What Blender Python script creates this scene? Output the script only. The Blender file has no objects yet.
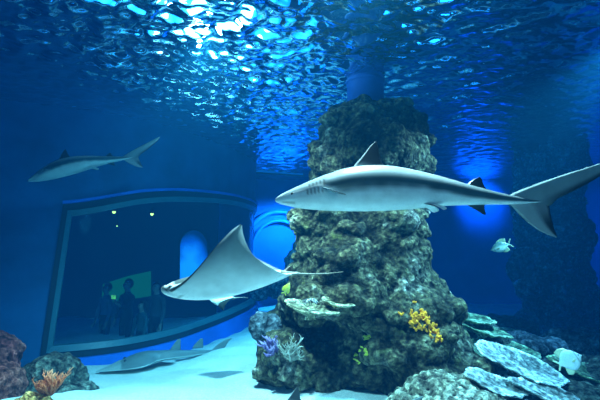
import bpy, bmesh, math, random
import numpy as np
from mathutils import Vector, Matrix, noise
from mathutils.bvhtree import BVHTree

random.seed(7)
sc = bpy.context.scene
COL = sc.collection

# ------------------------------------------------------------------ camera
CAM_H = 1.4
PITCH = math.atan(50 / 400)
cam_d = bpy.data.cameras.new('camera')
cam_d.sensor_width = 36
cam_d.lens = 24
cam_d.clip_start = 0.02
cam = bpy.data.objects.new('camera', cam_d)
cam.location = (0, 0, CAM_H)
cam.rotation_euler = (math.pi / 2 + PITCH, 0, 0)
COL.objects.link(cam)
sc.camera = cam
CP, SP = math.cos(PITCH), math.sin(PITCH)


def ray(px, py):
    a, b = (px - 300) / 400, (200 - py) / 400
    return Vector((a, CP - b * SP, SP + b * CP))


def P(px, py, Y):
    """the point in the tank at distance Y that the photo shows at (px, py)"""
    d = ray(px, py)
    return Vector((0, 0, CAM_H)) + d * (Y / d.y)


def G(px, py, z=0.0):
    """the point on the sand seen at (px, py)"""
    d = ray(px, py)
    return Vector((0, 0, CAM_H)) + d * ((z - CAM_H) / d.z)


SURF = 3.61            # water level

# ------------------------------------------------------------------ node helpers
def new_mat(name):
    m = bpy.data.materials.new(name)
    m.use_nodes = True
    nt = m.node_tree
    nt.nodes.clear()
    out = nt.nodes.new('ShaderNodeOutputMaterial')
    return m, nt, out


def N(nt, kind, **kw):
    n = nt.nodes.new(kind)
    for k, v in kw.items():
        if k in n.inputs.keys():
            n.inputs[k].default_value = v
        else:
            setattr(n, k, v)
    return n


def ramp(nt, src, stops):
    r = nt.nodes.new('ShaderNodeValToRGB')
    el = r.color_ramp.elements
    while len(el) < len(stops):
        el.new(0.5)
    for e, (p, c) in zip(el, stops):
        e.position = p
        e.color = (*c, 1) if len(c) == 3 else c
    nt.links.new(src, r.inputs[0])
    return r


def rock_mat(name, cols, scale=1.0, bump=0.8, spots=None):
    m, nt, out = new_mat(name)
    L = nt.links.new
    tc = N(nt, 'ShaderNodeTexCoord')
    n1 = N(nt, 'ShaderNodeTexNoise', Scale=2.3 * scale, Detail=6.0, Roughness=0.65)
    L(tc.outputs['Object'], n1.inputs['Vector'])
    r1 = ramp(nt, n1.outputs['Fac'], [(0.33, cols[0]), (0.45, cols[1]), (0.56, cols[2]), (0.68, cols[3])])
    n2 = N(nt, 'ShaderNodeTexNoise', Scale=17 * scale, Detail=5.0, Roughness=0.7)
    L(tc.outputs['Object'], n2.inputs['Vector'])
    r2 = ramp(nt, n2.outputs['Fac'], [(0.36, (0.12, 0.12, 0.12)), (0.5, (0.75, 0.75, 0.75)), (0.66, (2.1, 2.1, 2.0))])
    mx = N(nt, 'ShaderNodeMix', data_type='RGBA', blend_type='MULTIPLY')
    mx.inputs[0].default_value = 1.0
    L(r1.outputs[0], mx.inputs[6])
    L(r2.outputs[0], mx.inputs[7])
    last = mx.outputs[2]
    if spots:
        n3 = N(nt, 'ShaderNodeTexNoise', Scale=6.5 * scale, Detail=4.0, Roughness=0.6)
        mp = N(nt, 'ShaderNodeMapping')
        mp.inputs['Location'].default_value = (7, 3, 5)
        L(tc.outputs['Object'], mp.inputs[0])
        L(mp.outputs[0], n3.inputs['Vector'])
        r3 = ramp(nt, n3.outputs['Fac'], [(0.60, (0, 0, 0)), (0.72, (.8, .8, .8))])
        m3 = N(nt, 'ShaderNodeMix', data_type='RGBA')
        L(r3.outputs[0], m3.inputs[0])
        L(last, m3.inputs[6])
        m3.inputs[7].default_value = (*spots, 1)
        last = m3.outputs[2]
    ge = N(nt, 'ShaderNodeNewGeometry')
    rp = ramp(nt, ge.outputs['Pointiness'], [(0.44, (0.10, 0.10, 0.11)), (0.50, (0.72, 0.72, 0.72)), (0.56, (1.6, 1.6, 1.6))])  # darkens creases and lifts ridges: occlusion shade put into the colour
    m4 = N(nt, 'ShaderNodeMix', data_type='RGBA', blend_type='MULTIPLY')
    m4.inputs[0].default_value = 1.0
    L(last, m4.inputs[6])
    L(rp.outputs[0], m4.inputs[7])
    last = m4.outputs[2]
    vo = N(nt, 'ShaderNodeTexVoronoi', Scale=24 * scale)
    L(tc.outputs['Object'], vo.inputs['Vector'])
    ad = N(nt, 'ShaderNodeMath', operation='MULTIPLY_ADD')
    L(vo.outputs['Distance'], ad.inputs[0])
    ad.inputs[1].default_value = 0.7
    L(n2.outputs['Fac'], ad.inputs[2])
    bp = N(nt, 'ShaderNodeBump', Strength=bump, Distance=0.06 / scale)
    L(ad.outputs[0], bp.inputs['Height'])
    bs = N(nt, 'ShaderNodeBsdfPrincipled', Roughness=0.9)
    bs.inputs['Specular IOR Level'].default_value = 0.15
    L(last, bs.inputs['Base Color'])
    L(bp.outputs[0], bs.inputs['Normal'])
    L(bs.outputs[0], out.inputs[0])
    return m


def plain_mat(name, col, rough=0.6, var=0.25, scale=6, bump=0.15, spec=0.3, dist=0.02):
    m, nt, out = new_mat(name)
    L = nt.links.new
    tc = N(nt, 'ShaderNodeTexCoord')
    n1 = N(nt, 'ShaderNodeTexNoise', Scale=scale, Detail=5.0, Roughness=0.6)
    L(tc.outputs['Object'], n1.inputs['Vector'])
    lo = tuple(c * (1 - var) for c in col)
    hi = tuple(min(1, c * (1 + var)) for c in col)
    r = ramp(nt, n1.outputs['Fac'], [(0.3, lo), (0.7, hi)])
    bp = N(nt, 'ShaderNodeBump', Strength=bump, Distance=dist)
    L(n1.outputs['Fac'], bp.inputs['Height'])
    bs = N(nt, 'ShaderNodeBsdfPrincipled', Roughness=rough)
    bs.inputs['Specular IOR Level'].default_value = spec
    L(r.outputs[0], bs.inputs['Base Color'])
    L(bp.outputs[0], bs.inputs['Normal'])
    L(bs.outputs[0], out.inputs[0])
    return m


def emit_mat(name, col, strength):
    m, nt, out = new_mat(name)
    e = N(nt, 'ShaderNodeEmission', Strength=strength)
    e.inputs['Color'].default_value = (*col, 1)
    nt.links.new(e.outputs[0], out.inputs[0])
    return m


def skin_mat(name, rough=0.38, spec=0.35):
    """pigment comes from the mesh's own colour attribute, softly mottled"""
    m, nt, out = new_mat(name)
    L = nt.links.new
    at = N(nt, 'ShaderNodeAttribute', attribute_name='pigment')
    tc = N(nt, 'ShaderNodeTexCoord')
    n1 = N(nt, 'ShaderNodeTexNoise', Scale=14, Detail=5.0, Roughness=0.6)
    L(tc.outputs['Object'], n1.inputs['Vector'])
    r = ramp(nt, n1.outputs['Fac'], [(0.3, (0.86, 0.86, 0.86)), (0.7, (1.08, 1.08, 1.08))])
    mx = N(nt, 'ShaderNodeMix', data_type='RGBA', blend_type='MULTIPLY')
    mx.inputs[0].default_value = 1
    L(at.outputs['Color'], mx.inputs[6])
    L(r.outputs[0], mx.inputs[7])
    bs = N(nt, 'ShaderNodeBsdfPrincipled', Roughness=rough)
    bs.inputs['Specular IOR Level'].default_value = spec
    L(mx.outputs[2], bs.inputs['Base Color'])
    L(bs.outputs[0], out.inputs[0])
    return m


# ------------------------------------------------------------------ object helpers
def tag(o, label=None, cat=None, group=None, kind=None):
    if label:
        o['label'] = label
    if cat:
        o['category'] = cat
    if group:
        o['group'] = group
    if kind:
        o['kind'] = kind
    return o


def link(name, me, mat=None, parent=None, loc=None, smooth=True):
    o = bpy.data.objects.new(name, me)
    COL.objects.link(o)
    if mat:
        for mm in (mat if isinstance(mat, (list, tuple)) else [mat]):
            me.materials.append(mm)
    if parent:
        o.parent = parent
    if loc is not None:
        o.location = loc
    if smooth:
        me.polygons.foreach_set('use_smooth', [True] * len(me.polygons))
    return o


def mesh(name, vs, fs, cols=None, fix=True):
    me = bpy.data.meshes.new(name)
    me.from_pydata([tuple(v) for v in vs], [], fs)
    if cols is not None:
        a = me.color_attributes.new('pigment', 'FLOAT_COLOR', 'POINT')
        a.data.foreach_set('color', np.array([(*c, 1.0) for c in cols], dtype=np.float32).ravel())
    me.update()
    if fix:
        bm = bmesh.new()
        bm.from_mesh(me)
        bmesh.ops.recalc_face_normals(bm, faces=bm.faces)
        bm.to_mesh(me)
        bm.free()
    return me


def empty(name, loc, rz=0.0):
    o = bpy.data.objects.new(name, None)
    COL.objects.link(o)
    o.location = loc
    o.rotation_euler = (0, 0, rz)
    o.empty_display_size = 0.1
    return o


def lerp(a, b, t):
    return a + (b - a) * t


def mixc(a, b, t):
    t = max(0, min(1, t))
    return tuple(x + (y - x) * t for x, y in zip(a, b))


def sstep(a, b, x):
    t = max(0.0, min(1.0, (x - a) / (b - a)))
    return t * t * (3 - 2 * t)


def cr(pts, u):
    """Catmull-Rom through a list of tuples, u in index units"""
    n = len(pts)
    u = max(0.0, min(n - 1.0, u))
    i = min(int(u), n - 2)
    t = u - i
    p0, p1, p2, p3 = pts[max(i - 1, 0)], pts[i], pts[i + 1], pts[min(i + 2, n - 1)]
    return tuple(0.5 * (2 * b + (c - a) * t + (2 * a - 5 * b + 4 * c - d) * t * t + (3 * b - a - 3 * c + d) * t ** 3)
                 for a, b, c, d in zip(p0, p1, p2, p3))


def interp(keys, x):
    """smooth interpolation of rows (x, a, b, ...)"""
    if x <= keys[0][0]:
        return keys[0][1:]
    if x >= keys[-1][0]:
        return keys[-1][1:]
    for i in range(len(keys) - 1):
        if keys[i][0] <= x <= keys[i + 1][0]:
            t = (x - keys[i][0]) / (keys[i + 1][0] - keys[i][0])
            return cr([k[1:] for k in keys], i + t)


# ------------------------------------------------------------------ rocks
def fbm(p, oct_=4):
    s, a, f = 0.0, 1.0, 1.0
    for _ in range(oct_):
        s += a * noise.noise(p * f)
        a *= 0.5
        f *= 2.07
    return s


def rock_mesh(name, blobs, voxel=0.03, amp=0.06, freq=2.6, seed=0, ridge=0.035, flat=None, lumps=0):
    """boulders grown together into one crusted rock; blobs = (centre, (rx, ry, rz), tilt)"""
    bm = bmesh.new()
    rl = random.Random(seed + 100)
    extra = []
    for b in blobs:
        c, r = b[0], b[1]
        rm = (r[0] * r[1] * r[2]) ** (1 / 3)
        for _ in range(int(lumps * (1 + rm / .12))):
            d = Vector((rl.gauss(0, 1), rl.gauss(0, 1), rl.gauss(0, 1))).normalized()
            q = rl.uniform(.16, .42) * rm
            e = q * rl.uniform(.6, 1.0)
            extra.append((c + Vector((d.x * r[0], d.y * r[1], d.z * r[2])) * .93, (q * 1.25, q, e), rl.uniform(-.5, .5)))
    for b in list(blobs) + extra:
        c, r = b[0], b[1]
        tilt = b[2] if len(b) > 2 else 0
        mat = Matrix.Translation(c) @ Matrix.Rotation(tilt, 4, 'Y') @ Matrix.Diagonal((r[0], r[1], r[2], 1))
        bmesh.ops.create_icosphere(bm, subdivisions=3, radius=1, matrix=mat)
    me = bpy.data.meshes.new('tmp')
    bm.to_mesh(me)
    bm.free()
    o = bpy.data.objects.new('tmp', me)
    COL.objects.link(o)
    md = o.modifiers.new('r', 'REMESH')
    md.mode = 'VOXEL'
    md.voxel_size = voxel
    dg = bpy.context.evaluated_depsgraph_get()
    dg.update()
    out = bpy.data.meshes.new_from_object(o.evaluated_get(dg))
    bpy.data.objects.remove(o)
    bpy.data.meshes.remove(me)
    out.name = name
    off = Vector((seed * 7.3, seed * 3.1, seed * 5.7))
    n = len(out.vertices)
    nor = [v.normal.copy() for v in out.vertices]
    for i in range(n):
        v = out.vertices[i]
        p = v.co + off
        d = fbm(p * freq, 3) * amp
        q = p * (freq * 2.4)
        q += Vector((noise.noise(q), noise.noise(q + Vector((5, 5, 5))), 0)) * 0.6
        w = noise.voronoi(q)[0]
        d += (0.55 - w[0] * 1.3) * ridge * 1.5
        d += (0.5 - abs(noise.noise(p * freq * 6.3))) * ridge * 0.8
        v.co += nor[i] * d
        if flat is not None and v.co.z < flat:
            v.co.z = flat
    out.update()
    return out


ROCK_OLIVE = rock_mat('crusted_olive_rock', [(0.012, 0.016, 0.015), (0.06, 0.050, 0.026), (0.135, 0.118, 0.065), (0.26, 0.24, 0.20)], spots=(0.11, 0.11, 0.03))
ROCK_PALE = rock_mat('crusted_pale_rock', [(0.14, 0.12, 0.09), (0.28, 0.25, 0.17), (0.42, 0.38, 0.28), (0.55, 0.52, 0.45)])
ROCK_DARK = rock_mat('dark_rock', [(0.03, 0.035, 0.03), (0.06, 0.06, 0.05), (0.09, 0.10, 0.08), (0.16, 0.16, 0.13)])
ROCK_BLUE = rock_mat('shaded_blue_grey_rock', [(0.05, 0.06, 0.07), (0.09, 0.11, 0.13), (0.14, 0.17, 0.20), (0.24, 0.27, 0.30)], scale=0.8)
ROCK_RED = rock_mat('reddish_dark_rock', [(0.10, 0.02, 0.02), (0.16, 0.035, 0.035), (0.22, 0.06, 0.05), (0.30, 0.10, 0.08)])
PLATE_M = rock_mat('plate_coral_crust', [(0.12, 0.14, 0.14), (0.30, 0.32, 0.30), (0.50, 0.52, 0.52), (0.70, 0.72, 0.74)], scale=1.2, bump=0.6)
PLATE_G = rock_mat('green_plate_coral_crust', [(0.07, 0.12, 0.07), (0.15, 0.22, 0.12), (0.24, 0.32, 0.20), (0.40, 0.45, 0.32)], scale=1.5, bump=0.6)
SKIN = skin_mat('smooth_skin')
FISH_SKIN = skin_mat('silvery_fish_skin', 0.3, 0.6)

# ------------------------------------------------------------------ the setting: walls
WALL_PTS = [(-9.5, 5.2), (-6.5, 5.45), (-4.7, 5.65), (-3.8, 5.95), (-2.9, 6.4), (-2.25, 7.1), (-1.78, 8.0),
            (-1.4, 8.9), (-1.16, 9.8), (-1.22, 10.7), (-1.7, 11.6), (-2.6, 12.6)]


def wp(u, z, out=0.0):
    x, y = cr(WALL_PTS, u)
    x1, y1 = cr(WALL_PTS, u + 0.02)
    x0, y0 = cr(WALL_PTS, u - 0.02)
    t = Vector((x1 - x0, y1 - y0, 0)).normalized()
    n = Vector((t.y, -t.x, 0))        # towards the tank
    return Vector((x, y, z)) + n * out


UMAX = len(WALL_PTS) - 1.0
U_R = 9.3
UL = lambda v: lerp(3.13, 3.27, v)                  # leaning left edge of the opening
ZB = lambda t: -0.10 + 0.26 * sstep(0.15, 1.0, t)
ZT = lambda t: cr([(2.02,), (2.30,), (2.44,), (2.50,), (2.48,), (2.44,)], t * 5)[0]


def wuv(t, v):
    """point parameters inside the window opening"""
    return lerp(UL(v), U_R, t), lerp(ZB(t), ZT(t), v)


WALL_M = plain_mat('blue_painted_tank_wall', (0.010, 0.085, 0.22), 0.75, 0.3, 1.3, 0.1)
WALL_TOP, WALL_BOT = 4.3, -0.5


def strip_grid(f, nu, nv):
    vs, fs = [], []
    for i in range(nu + 1):
        for j in range(nv + 1):
            vs.append(f(i / nu, j / nv))
    for i in range(nu):
        for j in range(nv):
            a = i * (nv + 1) + j
            fs.append((a, a + nv + 1, a + nv + 2, a + 1))
    return vs, fs


def join(parts):
    V, F = [], []
    for vs, fs in parts:
        k = len(V)
        V += list(vs)
        F += [tuple(i + k for i in f) for f in fs]
    return V, F


# left wall, curved, with the leaning opening cut into it
parts = [
    strip_grid(lambda a, b: wp(lerp(UL(1), U_R, a), lerp(ZT(a), WALL_TOP, b)), 60, 4),
    strip_grid(lambda a, b: wp(lerp(UL(0), U_R, a), lerp(WALL_BOT, ZB(a), b)), 60, 2),
    strip_grid(lambda a, b: wp(lerp(0, UL(b), a), lerp(ZB(0), ZT(0), b)), 24, 12),
    strip_grid(lambda a, b: wp(lerp(0, UL(1), a), lerp(ZT(0), WALL_TOP, b)), 24, 4),
    strip_grid(lambda a, b: wp(lerp(0, UL(0), a), lerp(WALL_BOT, ZB(0), b)), 24, 2),
    strip_grid(lambda a, b: wp(lerp(U_R, UMAX, a), lerp(WALL_BOT, WALL_TOP, b)), 16, 8),
]
V, F = join(parts)
wl = link('wall_left', mesh('wall_left', V, F, fix=False), WALL_M)
tag(wl, kind='structure')

# back and right walls, and the walls round behind the camera
WALL_B = plain_mat('deep_blue_back_wall', (0.012, 0.10, 0.36), 0.8, 0.25, 0.9, 0.1)


def wall(name, pts, mat, z0=WALL_BOT, z1=WALL_TOP):
    vs, fs = [], []
    for i, (x, y) in enumerate(pts):
        vs += [(x, y, z0), (x, y, z1)]
        if i:
            a = 2 * (i - 1)
            fs.append((a, a + 2, a + 3, a + 1))
    o = link(name, mesh(name, vs, fs, fix=False), mat)
    tag(o, kind='structure')
    return o


back_pts = [(-3.2, 12.6)] + [(lerp(-2, 8, k / 12), 12.4 + 0.25 * math.sin(k / 12 * math.pi)) for k in range(13)]
wall('wall_back', back_pts, WALL_B)
wall('wall_right', [(8, 12.4)] + [(8 + 1.8 * math.sin(k / 8 * math.pi / 2), 10.6 + 1.8 * math.cos(k / 8 * math.pi / 2)) for k in range(1, 9)] + [(9.8, -3)], WALL_B)
wall('wall_front', [(9.8, -3), (-9.5, -3), (-9.5, 5.2)], WALL_B)

# ------------------------------------------------------------------ sand floor
SAND, nt, out = new_mat('white_sand')
L = nt.links.new
tc = N(nt, 'ShaderNodeTexCoord')
n1 = N(nt, 'ShaderNodeTexNoise', Scale=1.6, Detail=6.0, Roughness=0.6)
n2 = N(nt, 'ShaderNodeTexNoise', Scale=45, Detail=4.0, Roughness=0.7)
L(tc.outputs['Object'], n1.inputs['Vector'])
L(tc.outputs['Object'], n2.inputs['Vector'])
r1 = ramp(nt, n1.outputs['Fac'], [(0.3, (0.60, 0.58, 0.52)), (0.7, (0.82, 0.80, 0.74))])
r2 = ramp(nt, n2.outputs['Fac'], [(0.3, (0.72, 0.72, 0.72)), (0.65, (1.08, 1.08, 1.08))])
mx = N(nt, 'ShaderNodeMix', data_type='RGBA', blend_type='MULTIPLY')
mx.inputs[0].default_value = 1
L(r1.outputs[0], mx.inputs[6])
L(r2.outputs[0], mx.inputs[7])
bp = N(nt, 'ShaderNodeBump', Strength=0.5, Distance=0.02)
L(n2.outputs['Fac'], bp.inputs['Height'])
bs = N(nt, 'ShaderNodeBsdfPrincipled', Roughness=0.95)
L(mx.outputs[2], bs.inputs['Base Color'])
L(bp.outputs[0], bs.inputs['Normal'])
L(bs.outputs[0], out.inputs[0])


def sand_z(x, y):
    p = Vector((x * 0.55, y * 0.55, 1.7))
    z = 0.05 * fbm(p, 3) + 0.012 * math.sin(x * 5 + y * 9 + 2 * noise.noise(Vector((x, y, 0))))
    z -= 0.26 * sstep(-0.2, -2.4, x) * sstep(3.8, 5.8, y)
    z -= 0.20 * sstep(5.5, 9, y)
    return z


xs = np.linspace(-9.4, 9.7, 240)
ys = np.linspace(-2.9, 12.3, 200)
vs = [(x, y, sand_z(x, y)) for x in xs for y in ys]
fs = []
ny = len(ys)
for i in range(len(xs) - 1):
    for j in range(ny - 1):
        a = i * ny + j
        fs.append((a, a + ny, a + ny + 1, a + 1))
fl = link('floor', mesh('floor', vs, fs, fix=False), SAND)
tag(fl, kind='structure')

# ------------------------------------------------------------------ water surface seen from below
WATER, nt, out = new_mat('rippled_water_surface')
gl = N(nt, 'ShaderNodeBsdfGlass', IOR=1.33, Roughness=0.0)
gl.inputs['Color'].default_value = (0.93, 0.97, 1.0, 1)
nt.links.new(gl.outputs[0], out.inputs[0])

rng = np.random.default_rng(11)
X = np.concatenate([np.linspace(-9.5, -4.6, 60), np.linspace(-4.57, 5.5, 440), np.linspace(5.54, 9.8, 80)])
Y = np.concatenate([np.linspace(-3, 1.9, 60), np.linspace(1.93, 8.5, 320), np.linspace(8.54, 12.6, 90)])
GX, GY = np.meshgrid(X, Y, indexing='ij')
Z = np.zeros_like(GX)
for k in range(150):
    lam = 0.075 * (6.5 ** (rng.random() ** 1.25))
    th = rng.normal(1.35, 0.62)           # crests run mostly across the view
    kx, ky = 2 * math.pi / lam * math.cos(th), 2 * math.pi / lam * math.sin(th)
    a = 0.026 * lam / (2 * math.pi) * rng.uniform(0.5, 1.5)
    ph = rng.random() * 6.28
    wob = 0.35 * np.sin(GX * 1.3 + ph) + 0.3 * np.sin(GY * 1.1 + 2 * ph)
    Z += a * np.sin(kx * GX + ky * GY + ph + wob * 2)
# choppier under the splash near the pump, calmer towards the far corners
chop = 0.55 + 1.0 * np.exp(-(((GX + 0.9) / 2.2) ** 2 + ((GY - 4.4) / 3.0) ** 2))
Z = Z * chop * 1.55 + SURF
vs = np.stack([GX.ravel(), GY.ravel(), Z.ravel()], 1)
ny = len(Y)
ii, jj = np.meshgrid(np.arange(len(X) - 1), np.arange(ny - 1), indexing='ij')
a = (ii * ny + jj).ravel()
fs = np.stack([a, a + ny, a + ny + 1, a + 1], 1)
me = bpy.data.meshes.new('water_surface')
me.from_pydata(vs.tolist(), [], fs.tolist())
me.update()
ws = link('water_surface', me, WATER)
tag(ws, kind='structure')

# ------------------------------------------------------------------ hall above the water: dark ceiling and lamps
CEIL_M = plain_mat('dark_hall_ceiling', (0.004, 0.02, 0.07), 0.9, 0.2, 1.0, 0.1)
zc = 7.6
cl = link('ceiling', mesh('ceiling', [(-9.5, -3, zc), (9.8, -3, zc), (9.8, 13.5, zc), (-9.5, 13.5, zc)], [(0, 3, 2, 1)], fix=False), CEIL_M)
tag(cl, kind='structure')
for nm, pts in (('wall_hall_back', [(-9.5, 13.4), (9.8, 13.4)]), ('wall_hall_left', [(-9.5, -3), (-9.5, 13.4)]),
                ('wall_hall_right', [(9.8, 13.4), (9.8, -3)]), ('wall_hall_front', [(9.8, -3), (-9.5, -3)])):
    wall(nm, pts, CEIL_M, WALL_TOP, zc)


def box_part(name, sx, sy, sz, mat, parent, loc=(0, 0, 0), bev=0.01):
    bm = bmesh.new()
    bmesh.ops.create_cube(bm, size=1, matrix=Matrix.Diagonal((sx, sy, sz, 1)))
    bmesh.ops.bevel(bm, geom=bm.edges[:], offset=bev, segments=2, affect='EDGES')
    me = bpy.data.meshes.new(name)
    bm.to_mesh(me)
    bm.free()
    return link(name, me, mat, parent, loc, smooth=False)


def tube(pts, radii, seg=8, cap=True):
    vs, fs = [], []
    n = len(pts)
    pts = [Vector(p) for p in pts]
    up = Vector((0.13, 0.31, 0.94)).normalized()
    for i, p in enumerate(pts):
        t = (pts[min(i + 1, n - 1)] - pts[max(i - 1, 0)])
        t = t.normalized() if t.length > 1e-9 else Vector((0, 0, 1))
        s = t.cross(up)
        if s.length < 0.05:
            s = t.cross(Vector((1, 0, 0)))
        s.normalize()
        q = s.cross(t)
        for k in range(seg):
            a = 2 * math.pi * k / seg
            vs.append(p + (s * math.cos(a) + q * math.sin(a)) * radii[i])
    for i in range(n - 1):
        for k in range(seg):
            a, b = i * seg + k, i * seg + (k + 1) % seg
            fs.append((a, b, b + seg, a + seg))
    if cap:
        fs.append(tuple(range(seg - 1, -1, -1)))
        fs.append(tuple(range((n - 1) * seg, n * seg)))
    return vs, fs


METAL = plain_mat('dark_lamp_housing', (0.03, 0.03, 0.035), 0.5, 0.1, 8, 0.0)
LAMP_WHITE = emit_mat('cold_white_lamp_glass', (0.80, 0.95, 1.0), 22)
SOFT_PANEL, nt, out = new_mat('soft_blue_added_panel')
tc = N(nt, 'ShaderNodeTexCoord')
mp = N(nt, 'ShaderNodeMapping')
mp.inputs['Scale'].default_value = (0.22, 0.40, 0.5)
gr = N(nt, 'ShaderNodeTexGradient', gradient_type='SPHERICAL')
nt.links.new(tc.outputs['Object'], mp.inputs[0])
nt.links.new(mp.outputs[0], gr.inputs[0])
rg = ramp(nt, gr.outputs[1], [(0.0, (0.01, 0.13, 0.42)), (0.35, (0.04, 0.42, 0.95)), (0.7, (0.25, 0.85, 1.0)), (1.0, (1, 1, 1))])
st = N(nt, 'ShaderNodeMapRange')
st.inputs[3].default_value = 1.0
st.inputs[4].default_value = 9.0
nt.links.new(gr.outputs[1], st.inputs[0])
e = N(nt, 'ShaderNodeEmission')
nt.links.new(rg.outputs[0], e.inputs[0])
nt.links.new(st.outputs[0], e.inputs[1])
nt.links.new(e.outputs[0], out.inputs[0])
LAMP_TEAL = emit_mat('dim_teal_lamp_glass', (0.05, 0.55, 0.75), 1.3)
LAMP_CYAN = emit_mat('cyan_lamp_glass', (0.06, 0.42, 1.0), 8)


def flood(loc, size, mat, label, look=(0, 2, 3.4)):
    t = empty('hanging_floodlight', loc)
    tag(t, label, 'floodlight')
    d = (Vector(look) - Vector(loc)).normalized()
    q = d.to_track_quat('-Z', 'Y').to_euler()
    t.rotation_euler = q
    box_part('housing', size[0] + 0.1, size[1] + 0.1, 0.16, METAL, t, (0, 0, 0.09))
    box_part('lamp_glass', size[0], size[1], 0.02, mat, t, (0, 0, -0.005), 0.004)
    return t


flood((-2.2, 8.2, 5.2), (1.9, 1.1), LAMP_WHITE, 'broad cold white floodlight glittering through the water above the window')
flood((-2.9, 9.8, 5.7), (6.8, 4.4), SOFT_PANEL, 'huge soft blue glowing panel added above the water behind the white floodlight')  # unseen glowing panel added to fill the ripples with blue
flood((3.9, 9.5, 5.4), (2.4, 0.9), LAMP_CYAN, 'cyan floodlight above the water behind the rock pillar')

# ------------------------------------------------------------------ viewing window
FRAME_M = plain_mat('teal_window_lip', (0.025, 0.11, 0.14), 0.45, 0.15, 3, 0.05, 0.4)
SEAL_M = plain_mat('dark_window_seal', (0.01, 0.02, 0.03), 0.5, 0.1, 3, 0.0)
SILL_M = plain_mat('cobalt_blue_plinth', (0.015, 0.14, 0.62), 0.5, 0.15, 2, 0.05)

GLASS, nt, out = new_mat('viewing_window_acrylic')
L = nt.links.new
tr = N(nt, 'ShaderNodeBsdfTransparent')
tr.inputs[0].default_value = (0.80, 0.93, 0.97, 1)
gs = N(nt, 'ShaderNodeBsdfGlossy', Roughness=0.03)
fr = N(nt, 'ShaderNodeFresnel', IOR=1.15)
ms = N(nt, 'ShaderNodeMixShader')
L(fr.outputs[0], ms.inputs[0])
L(tr.outputs[0], ms.inputs[1])
L(gs.outputs[0], ms.inputs[2])
L(ms.outputs[0], out.inputs[0])

win = empty('window_1', wp(5.5, ZB(0.4)))
tag(win, kind='structure')
win_inv = Matrix.Translation(-win.location)
vs, fs = strip_grid(lambda a, b: wp(*wuv(a, b), -0.06), 70, 10)
link('glass', mesh('glass', [win_inv @ v for v in vs], fs, fix=False), GLASS, win)


def win_ring(name, inset0, inset1, d0, d1, mat):
    """a frame running round the opening: insets in metres from the opening's edge, d = standing out from the wall"""
    path = []
    W = 8.5
    for k in range(61):
        path.append((k / 60, 0.0))
    for k in range(1, 17):
        path.append((1.0, k / 16))
    for k in range(1, 61):
        path.append((1 - k / 60, 1.0))
    for k in range(1, 16):
        path.append((0.0, 1 - k / 16))

    def pt(t, v, ins, d):
        H = ZT(t) - ZB(t)
        tt = 0 + ins / W + t * (1 - 2 * ins / W)
        vv = ins / H + v * (1 - 2 * ins / H)
        return wp(*wuv(tt, vv), d)
    vs, fs = [], []
    n = len(path)
    for (t, v) in path:
        vs += [pt(t, v, inset0, 0 if d0 > 0 else d0), pt(t, v, inset0, d0), pt(t, v, inset1, d1), pt(t, v, inset1, -0.07)]
    for i in range(n):
        a, b = 4 * i, 4 * ((i + 1) % n)
        for k in range(3):
            fs.append((a + k, a + k + 1, b + k + 1, b + k))
    return link(name, mesh(name, [win_inv @ q for q in vs], fs), mat, win, smooth=False)


win_ring('window_seal', -0.07, 0.03, 0.035, 0.03, SEAL_M)
win_ring('window_frame', 0.03, 0.115, 0.05, 0.01, FRAME_M)
# cobalt plinth under the window
vs, fs = join([
    strip_grid(lambda a, b: wp(lerp(UL(0) + 0.05, U_R, a), lerp(-0.45, ZB(a) - 0.075, b), 0.10), 60, 2),
    strip_grid(lambda a, b: wp(lerp(UL(0) + 0.05, U_R, a), ZB(a) - 0.075, lerp(0.10, 0.0, b)), 60, 1)])
tag(link('trim_1', mesh('trim_1', vs, fs), SILL_M), kind='structure')
vs, fs = join([
    strip_grid(lambda a, b: wp(lerp(UL(1) - 0.05, U_R, a), lerp(ZT(a) + 0.07, ZT(a) + 0.12, b), 0.05), 60, 1),
    strip_grid(lambda a, b: wp(lerp(UL(1) - 0.05, U_R, a), ZT(a) + 0.07 , lerp(0.05, 0.0, b)), 60, 1)])
tag(link('trim_2', mesh('trim_2', vs, fs), SILL_M), kind='structure')

# visitor hall behind the window
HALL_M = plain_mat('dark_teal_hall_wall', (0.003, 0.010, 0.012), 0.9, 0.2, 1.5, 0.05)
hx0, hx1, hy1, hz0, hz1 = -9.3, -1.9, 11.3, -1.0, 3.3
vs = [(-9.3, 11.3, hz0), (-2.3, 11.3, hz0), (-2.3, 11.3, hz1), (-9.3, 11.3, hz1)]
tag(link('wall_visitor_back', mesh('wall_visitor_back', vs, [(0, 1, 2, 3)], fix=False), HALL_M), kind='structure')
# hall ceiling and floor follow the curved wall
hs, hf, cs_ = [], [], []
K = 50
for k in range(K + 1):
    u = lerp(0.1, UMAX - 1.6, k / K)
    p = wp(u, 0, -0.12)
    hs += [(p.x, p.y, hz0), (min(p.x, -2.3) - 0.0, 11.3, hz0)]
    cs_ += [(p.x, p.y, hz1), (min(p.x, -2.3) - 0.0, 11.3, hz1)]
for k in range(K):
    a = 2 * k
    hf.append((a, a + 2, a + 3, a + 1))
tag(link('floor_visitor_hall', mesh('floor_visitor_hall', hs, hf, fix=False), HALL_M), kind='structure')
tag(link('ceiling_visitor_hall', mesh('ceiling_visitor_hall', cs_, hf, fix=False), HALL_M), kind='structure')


def poly_panel(name, pts, mat, parent=None):
    return link(name, mesh(name, pts, [tuple(range(len(pts)))], fix=False), mat, parent, smooth=False)


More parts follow.
